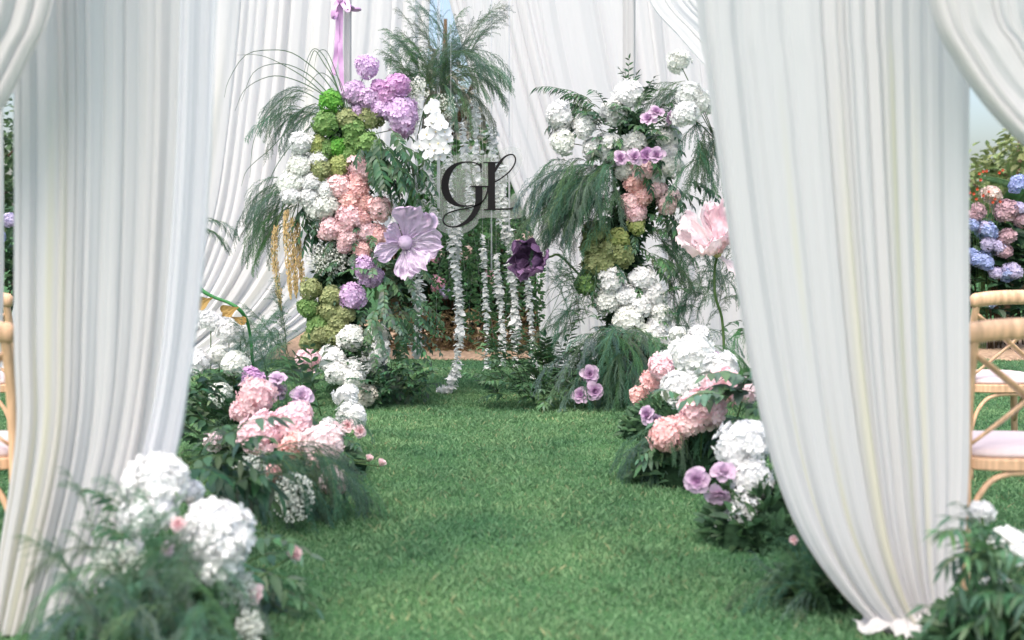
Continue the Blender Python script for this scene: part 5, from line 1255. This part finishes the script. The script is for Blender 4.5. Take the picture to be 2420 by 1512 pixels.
bush('hydrangea bush with blue and dusty heads at the right edge', 2230, 2470, 13.0, 1.75, 1100,
     [(2405, 434, 42, 'b'), (2341, 460, 42, 'c'), (2375, 498, 52, 'd'), (2402, 496, 40, 'm'), (2312, 497, 34, 'd'), (2300, 510, 32, 'd'), (2296, 528, 36, 'b'), (2332, 548, 44, 'b'), (2322, 536, 30, 'm'), (2335, 575, 34, 'm'), (2355, 585, 36, 'm'), (2372, 592, 34, 'd'), (2378, 560, 40, 'd'), (2306, 610, 40, 'b'), (2326, 618, 40, 'b'), (2352, 645, 28, 'm'), (2392, 640, 40, 'm'), (2380, 650, 32, 'b'), (2288, 600, 30, 'b'), (2410, 520, 34, 'd'), (2345, 715, 26, 'b')], 5)
bush('hydrangea bush with pink heads behind the garlands, left part', 930, 1130, 13.3, 1.5, 900, [(1036, 672, 34, 'p'), (1028, 660, 22, 'p'), (1048, 690, 28, 'm'), (1026, 612, 20, 'p'), (1040, 600, 18, 'c'), (1110, 590, 22, 'c'), (1095, 605, 20, 'c')], 6)
bush('hydrangea bush with pale heads behind the garlands, right part', 1130, 1330, 13.3, 1.6, 900, [(1155, 652, 26, 'p'), (1158, 668, 24, 'c'), (1246, 560, 26, 'c'), (1252, 590, 26, 'd'), (1240, 598, 24, 'b'), (1222, 575, 22, 'c'), (1168, 640, 22, 'p')], 7)
bush('hydrangea bush glimpsed left beyond the left chairs', -120, 90, 13.0, 1.5, 500, [(20, 520, 34, 'm'), (-10, 560, 36, 'b')], 8)

# dry twigs under the bushes in the opening
b = MB(); r = random.Random(3)
for i in range(2200):
    x = r.uniform(-1.35, .6); y = r.uniform(12.5, 13.1); q = Vector((x, y, .02 + .40 * r.random() ** 1.8)); d = Vector((r.uniform(-1, 1), r.uniform(-.6, .4), r.uniform(-.3, 1))).normalized()
    big_leaf(b, q, d, r.uniform(.04, .09), .16, Vector((r.uniform(-1, 1), -1, .3)))
m_dry = leafy('dry_twig', srgb(120, 104, 78), .6, .2, .9, 'island', .02, .05)
tag(add_obj('dry_undergrowth', b.mesh('dry_undergrowth', m_dry)), 'dry brown undergrowth along the planting bed seen between garlands', 'undergrowth', kind='stuff')
# small orange flowers by the right bush
root = empty('orange_flowers', W(2340, 760, 12.6), 'small red orange flowers dotted above the right hydrangea bush', 'flowers'); root.location.z = .03; A = Vector(root.location)
for (u, v) in ((2313, 410), (2322, 405), (2330, 404), (2316, 425), (2360, 408), (2368, 402), (2290, 455), (2300, 458), (2306, 470), (2322, 462), (2345, 478), (2350, 470), (2362, 476), (2308, 447), (2335, 452)):
    p = W(u, v, 12.5) - A; bb = MB()
    for q in range(5):
        a = q * 1.2566; bb.fan([p, p + Vector((.013 * math.cos(a - .5), -.008, .013 * math.sin(a - .5))), p + Vector((.018 * math.cos(a), -.006, .018 * math.sin(a))), p + Vector((.013 * math.cos(a + .5), -.008, .013 * math.sin(a + .5)))])
    o = add_obj('blossom', bb.mesh('blossom', M['orange']), root); bb = MB(); bb.tube([p, p * .5 + Vector((0, .1, 0)), Vector((p.x * .3, .2, 0))], .003, 4); add_obj('stem', bb.mesh('stem', M['stem']), root)

def tree(label, x, y, h, cr_, seed, colr, n=2600, ls=.16):
    r = random.Random(seed); root = empty('tree', (x, y, 0), label, 'tree', 'trees beyond the planting bed')
    b = MB(); b.tube([(0, 0, 0), (.05, 0, h * .3), (-.03, .04, h * .6), (0, 0, h * .85)], [.12, .10, .07, .03], 8)
    cl = []
    for i in range(16):
        a = r.uniform(0, 6.28); rr = cr_ * r.uniform(.3, .85); z = h * r.uniform(.35, .95) - (rr / cr_) * .2 * h; e = Vector((rr * math.cos(a), rr * math.sin(a), max(.3, z))); cl.append((e, cr_ * r.uniform(.25, .42)))
        s0 = Vector((0, 0, e.z * .6)); b.tube([s0, s0.lerp(e, .5) + Vector((0, 0, .1)), e], [.05, .03, .012], 5)
    add_obj('trunk', b.mesh('trunk', M['bark'], True), root); b = MB()
    for i in range(n):
        e, rad = r.choice(cl); d = Vector((r.gauss(0, 1), r.gauss(0, 1), r.gauss(0, .8))).normalized(); q = e + d * rad * r.random() ** .4
        big_leaf(b, q, (d + Vector((r.uniform(-1, 1), r.uniform(-1, 1), r.uniform(-1, .3)))).normalized(), ls * r.uniform(.7, 1.2), .3, Vector((r.uniform(-.5, .5), r.uniform(-.5, .5), 1)))
    add_obj('crown', b.mesh('crown', M['leaf_isl']), root, None, colr, 'stuff')
tree('pale green tree beyond the right hydrangea bush', 9.0, 22.5, 3.45, 1.7, 1, (.24, .29, .12, 1), 3200, .17)
tree('green tree at the far right beyond the bushes', 10.6, 24, 3.3, 1.9, 2, (.20, .26, .11, 1))
tree('green tree beyond the opening, left of the GL sign', -1.7, 18, 2.9, 1.3, 3, (.05, .14, .04, 1))
tree('green tree beyond the opening, right of the GL sign', .6, 18.5, 3.0, 1.5, 4, (.06, .15, .05, 1))
tree('green tree far left beyond the drapes', -9.0, 21, 3.6, 1.8, 5, (.09, .15, .07, 1))
tree('green tree in the centre beyond the opening', -.6, 20, 2.7, 1.4, 6, (.06, .15, .05, 1))

tree('tall pale tree beyond the top of the opening', -1.1, 21, 5.6, 1.6, 9, (.26, .25, .20, 1), 2600, .15)
def palm(label, x, y, h, nf, ln, seed, colr):
    r = random.Random(seed); root = empty('palm', (x, y, 0), label, 'palm', 'palms beyond the planting bed')
    b = MB(); b.tube([(0, 0, 0), (.02, 0, h * .5), (0, 0, h)], [.13, .10, .09], 10); add_obj('trunk', b.mesh('trunk', M['bark'], True), root)
    for i in range(nf):
        az = 6.28 * i / nf + r.uniform(-.2, .2); el = r.uniform(.1, 1.1); d = Vector((math.cos(az) * math.cos(el), math.sin(az) * math.cos(el), math.sin(el))); p = Vector((0, 0, h)); pts = []
        L_ = ln * r.uniform(.8, 1.1)
        for j in range(14): pts.append(p.copy()); p = p + d * L_ / 13; d = (d + Vector((0, 0, -.10))).normalized()
        b = MB(); b.tube(pts, [.012 * (1 - .06 * j) for j in range(14)], 4)
        for j in range(60):
            t = .12 + .88 * j / 59; f = t * 13; k = min(int(f), 12); q = pts[k].lerp(pts[k + 1], f - k); tan = (pts[k + 1] - pts[k]).normalized(); sd_ = tan.cross(Vector((0, 0, 1))).normalized()
            for s in (-1, 1):
                dd = (tan * .7 + sd_ * s + Vector((0, 0, -.25))).normalized(); l2 = L_ * .30 * math.sin(math.pi * (.15 + .8 * t)) ** .7
                w = tan * .011; b.fan([q - w, q + dd * l2 * .5 - w * 1.1 + Vector((0, 0, .01)), q + dd * l2 + Vector((0, 0, -.12 * l2)), q + dd * l2 * .5 + w * 1.1, q + w])
        add_obj('frond', b.mesh('frond', M['leaf_isl']), root, None, colr)
palm('low palm behind the right hydrangea bush', 6.0, 15.5, 1.15, 16, 1.35, 1, (.09, .18, .07, 1))
palm('second low palm at the far right behind the bush', 6.9, 16.0, 1.3, 12, 1.2, 2, (.10, .19, .08, 1))
palm('tall palm with browning fronds seen at the top of the opening', -2.3, 16.5, 4.1, 14, 1.3, 3, (.13, .11, .06, 1))
palm('low palm behind the vines in the opening', .1, 16.0, 1.5, 12, 1.1, 4, (.05, .14, .045, 1))
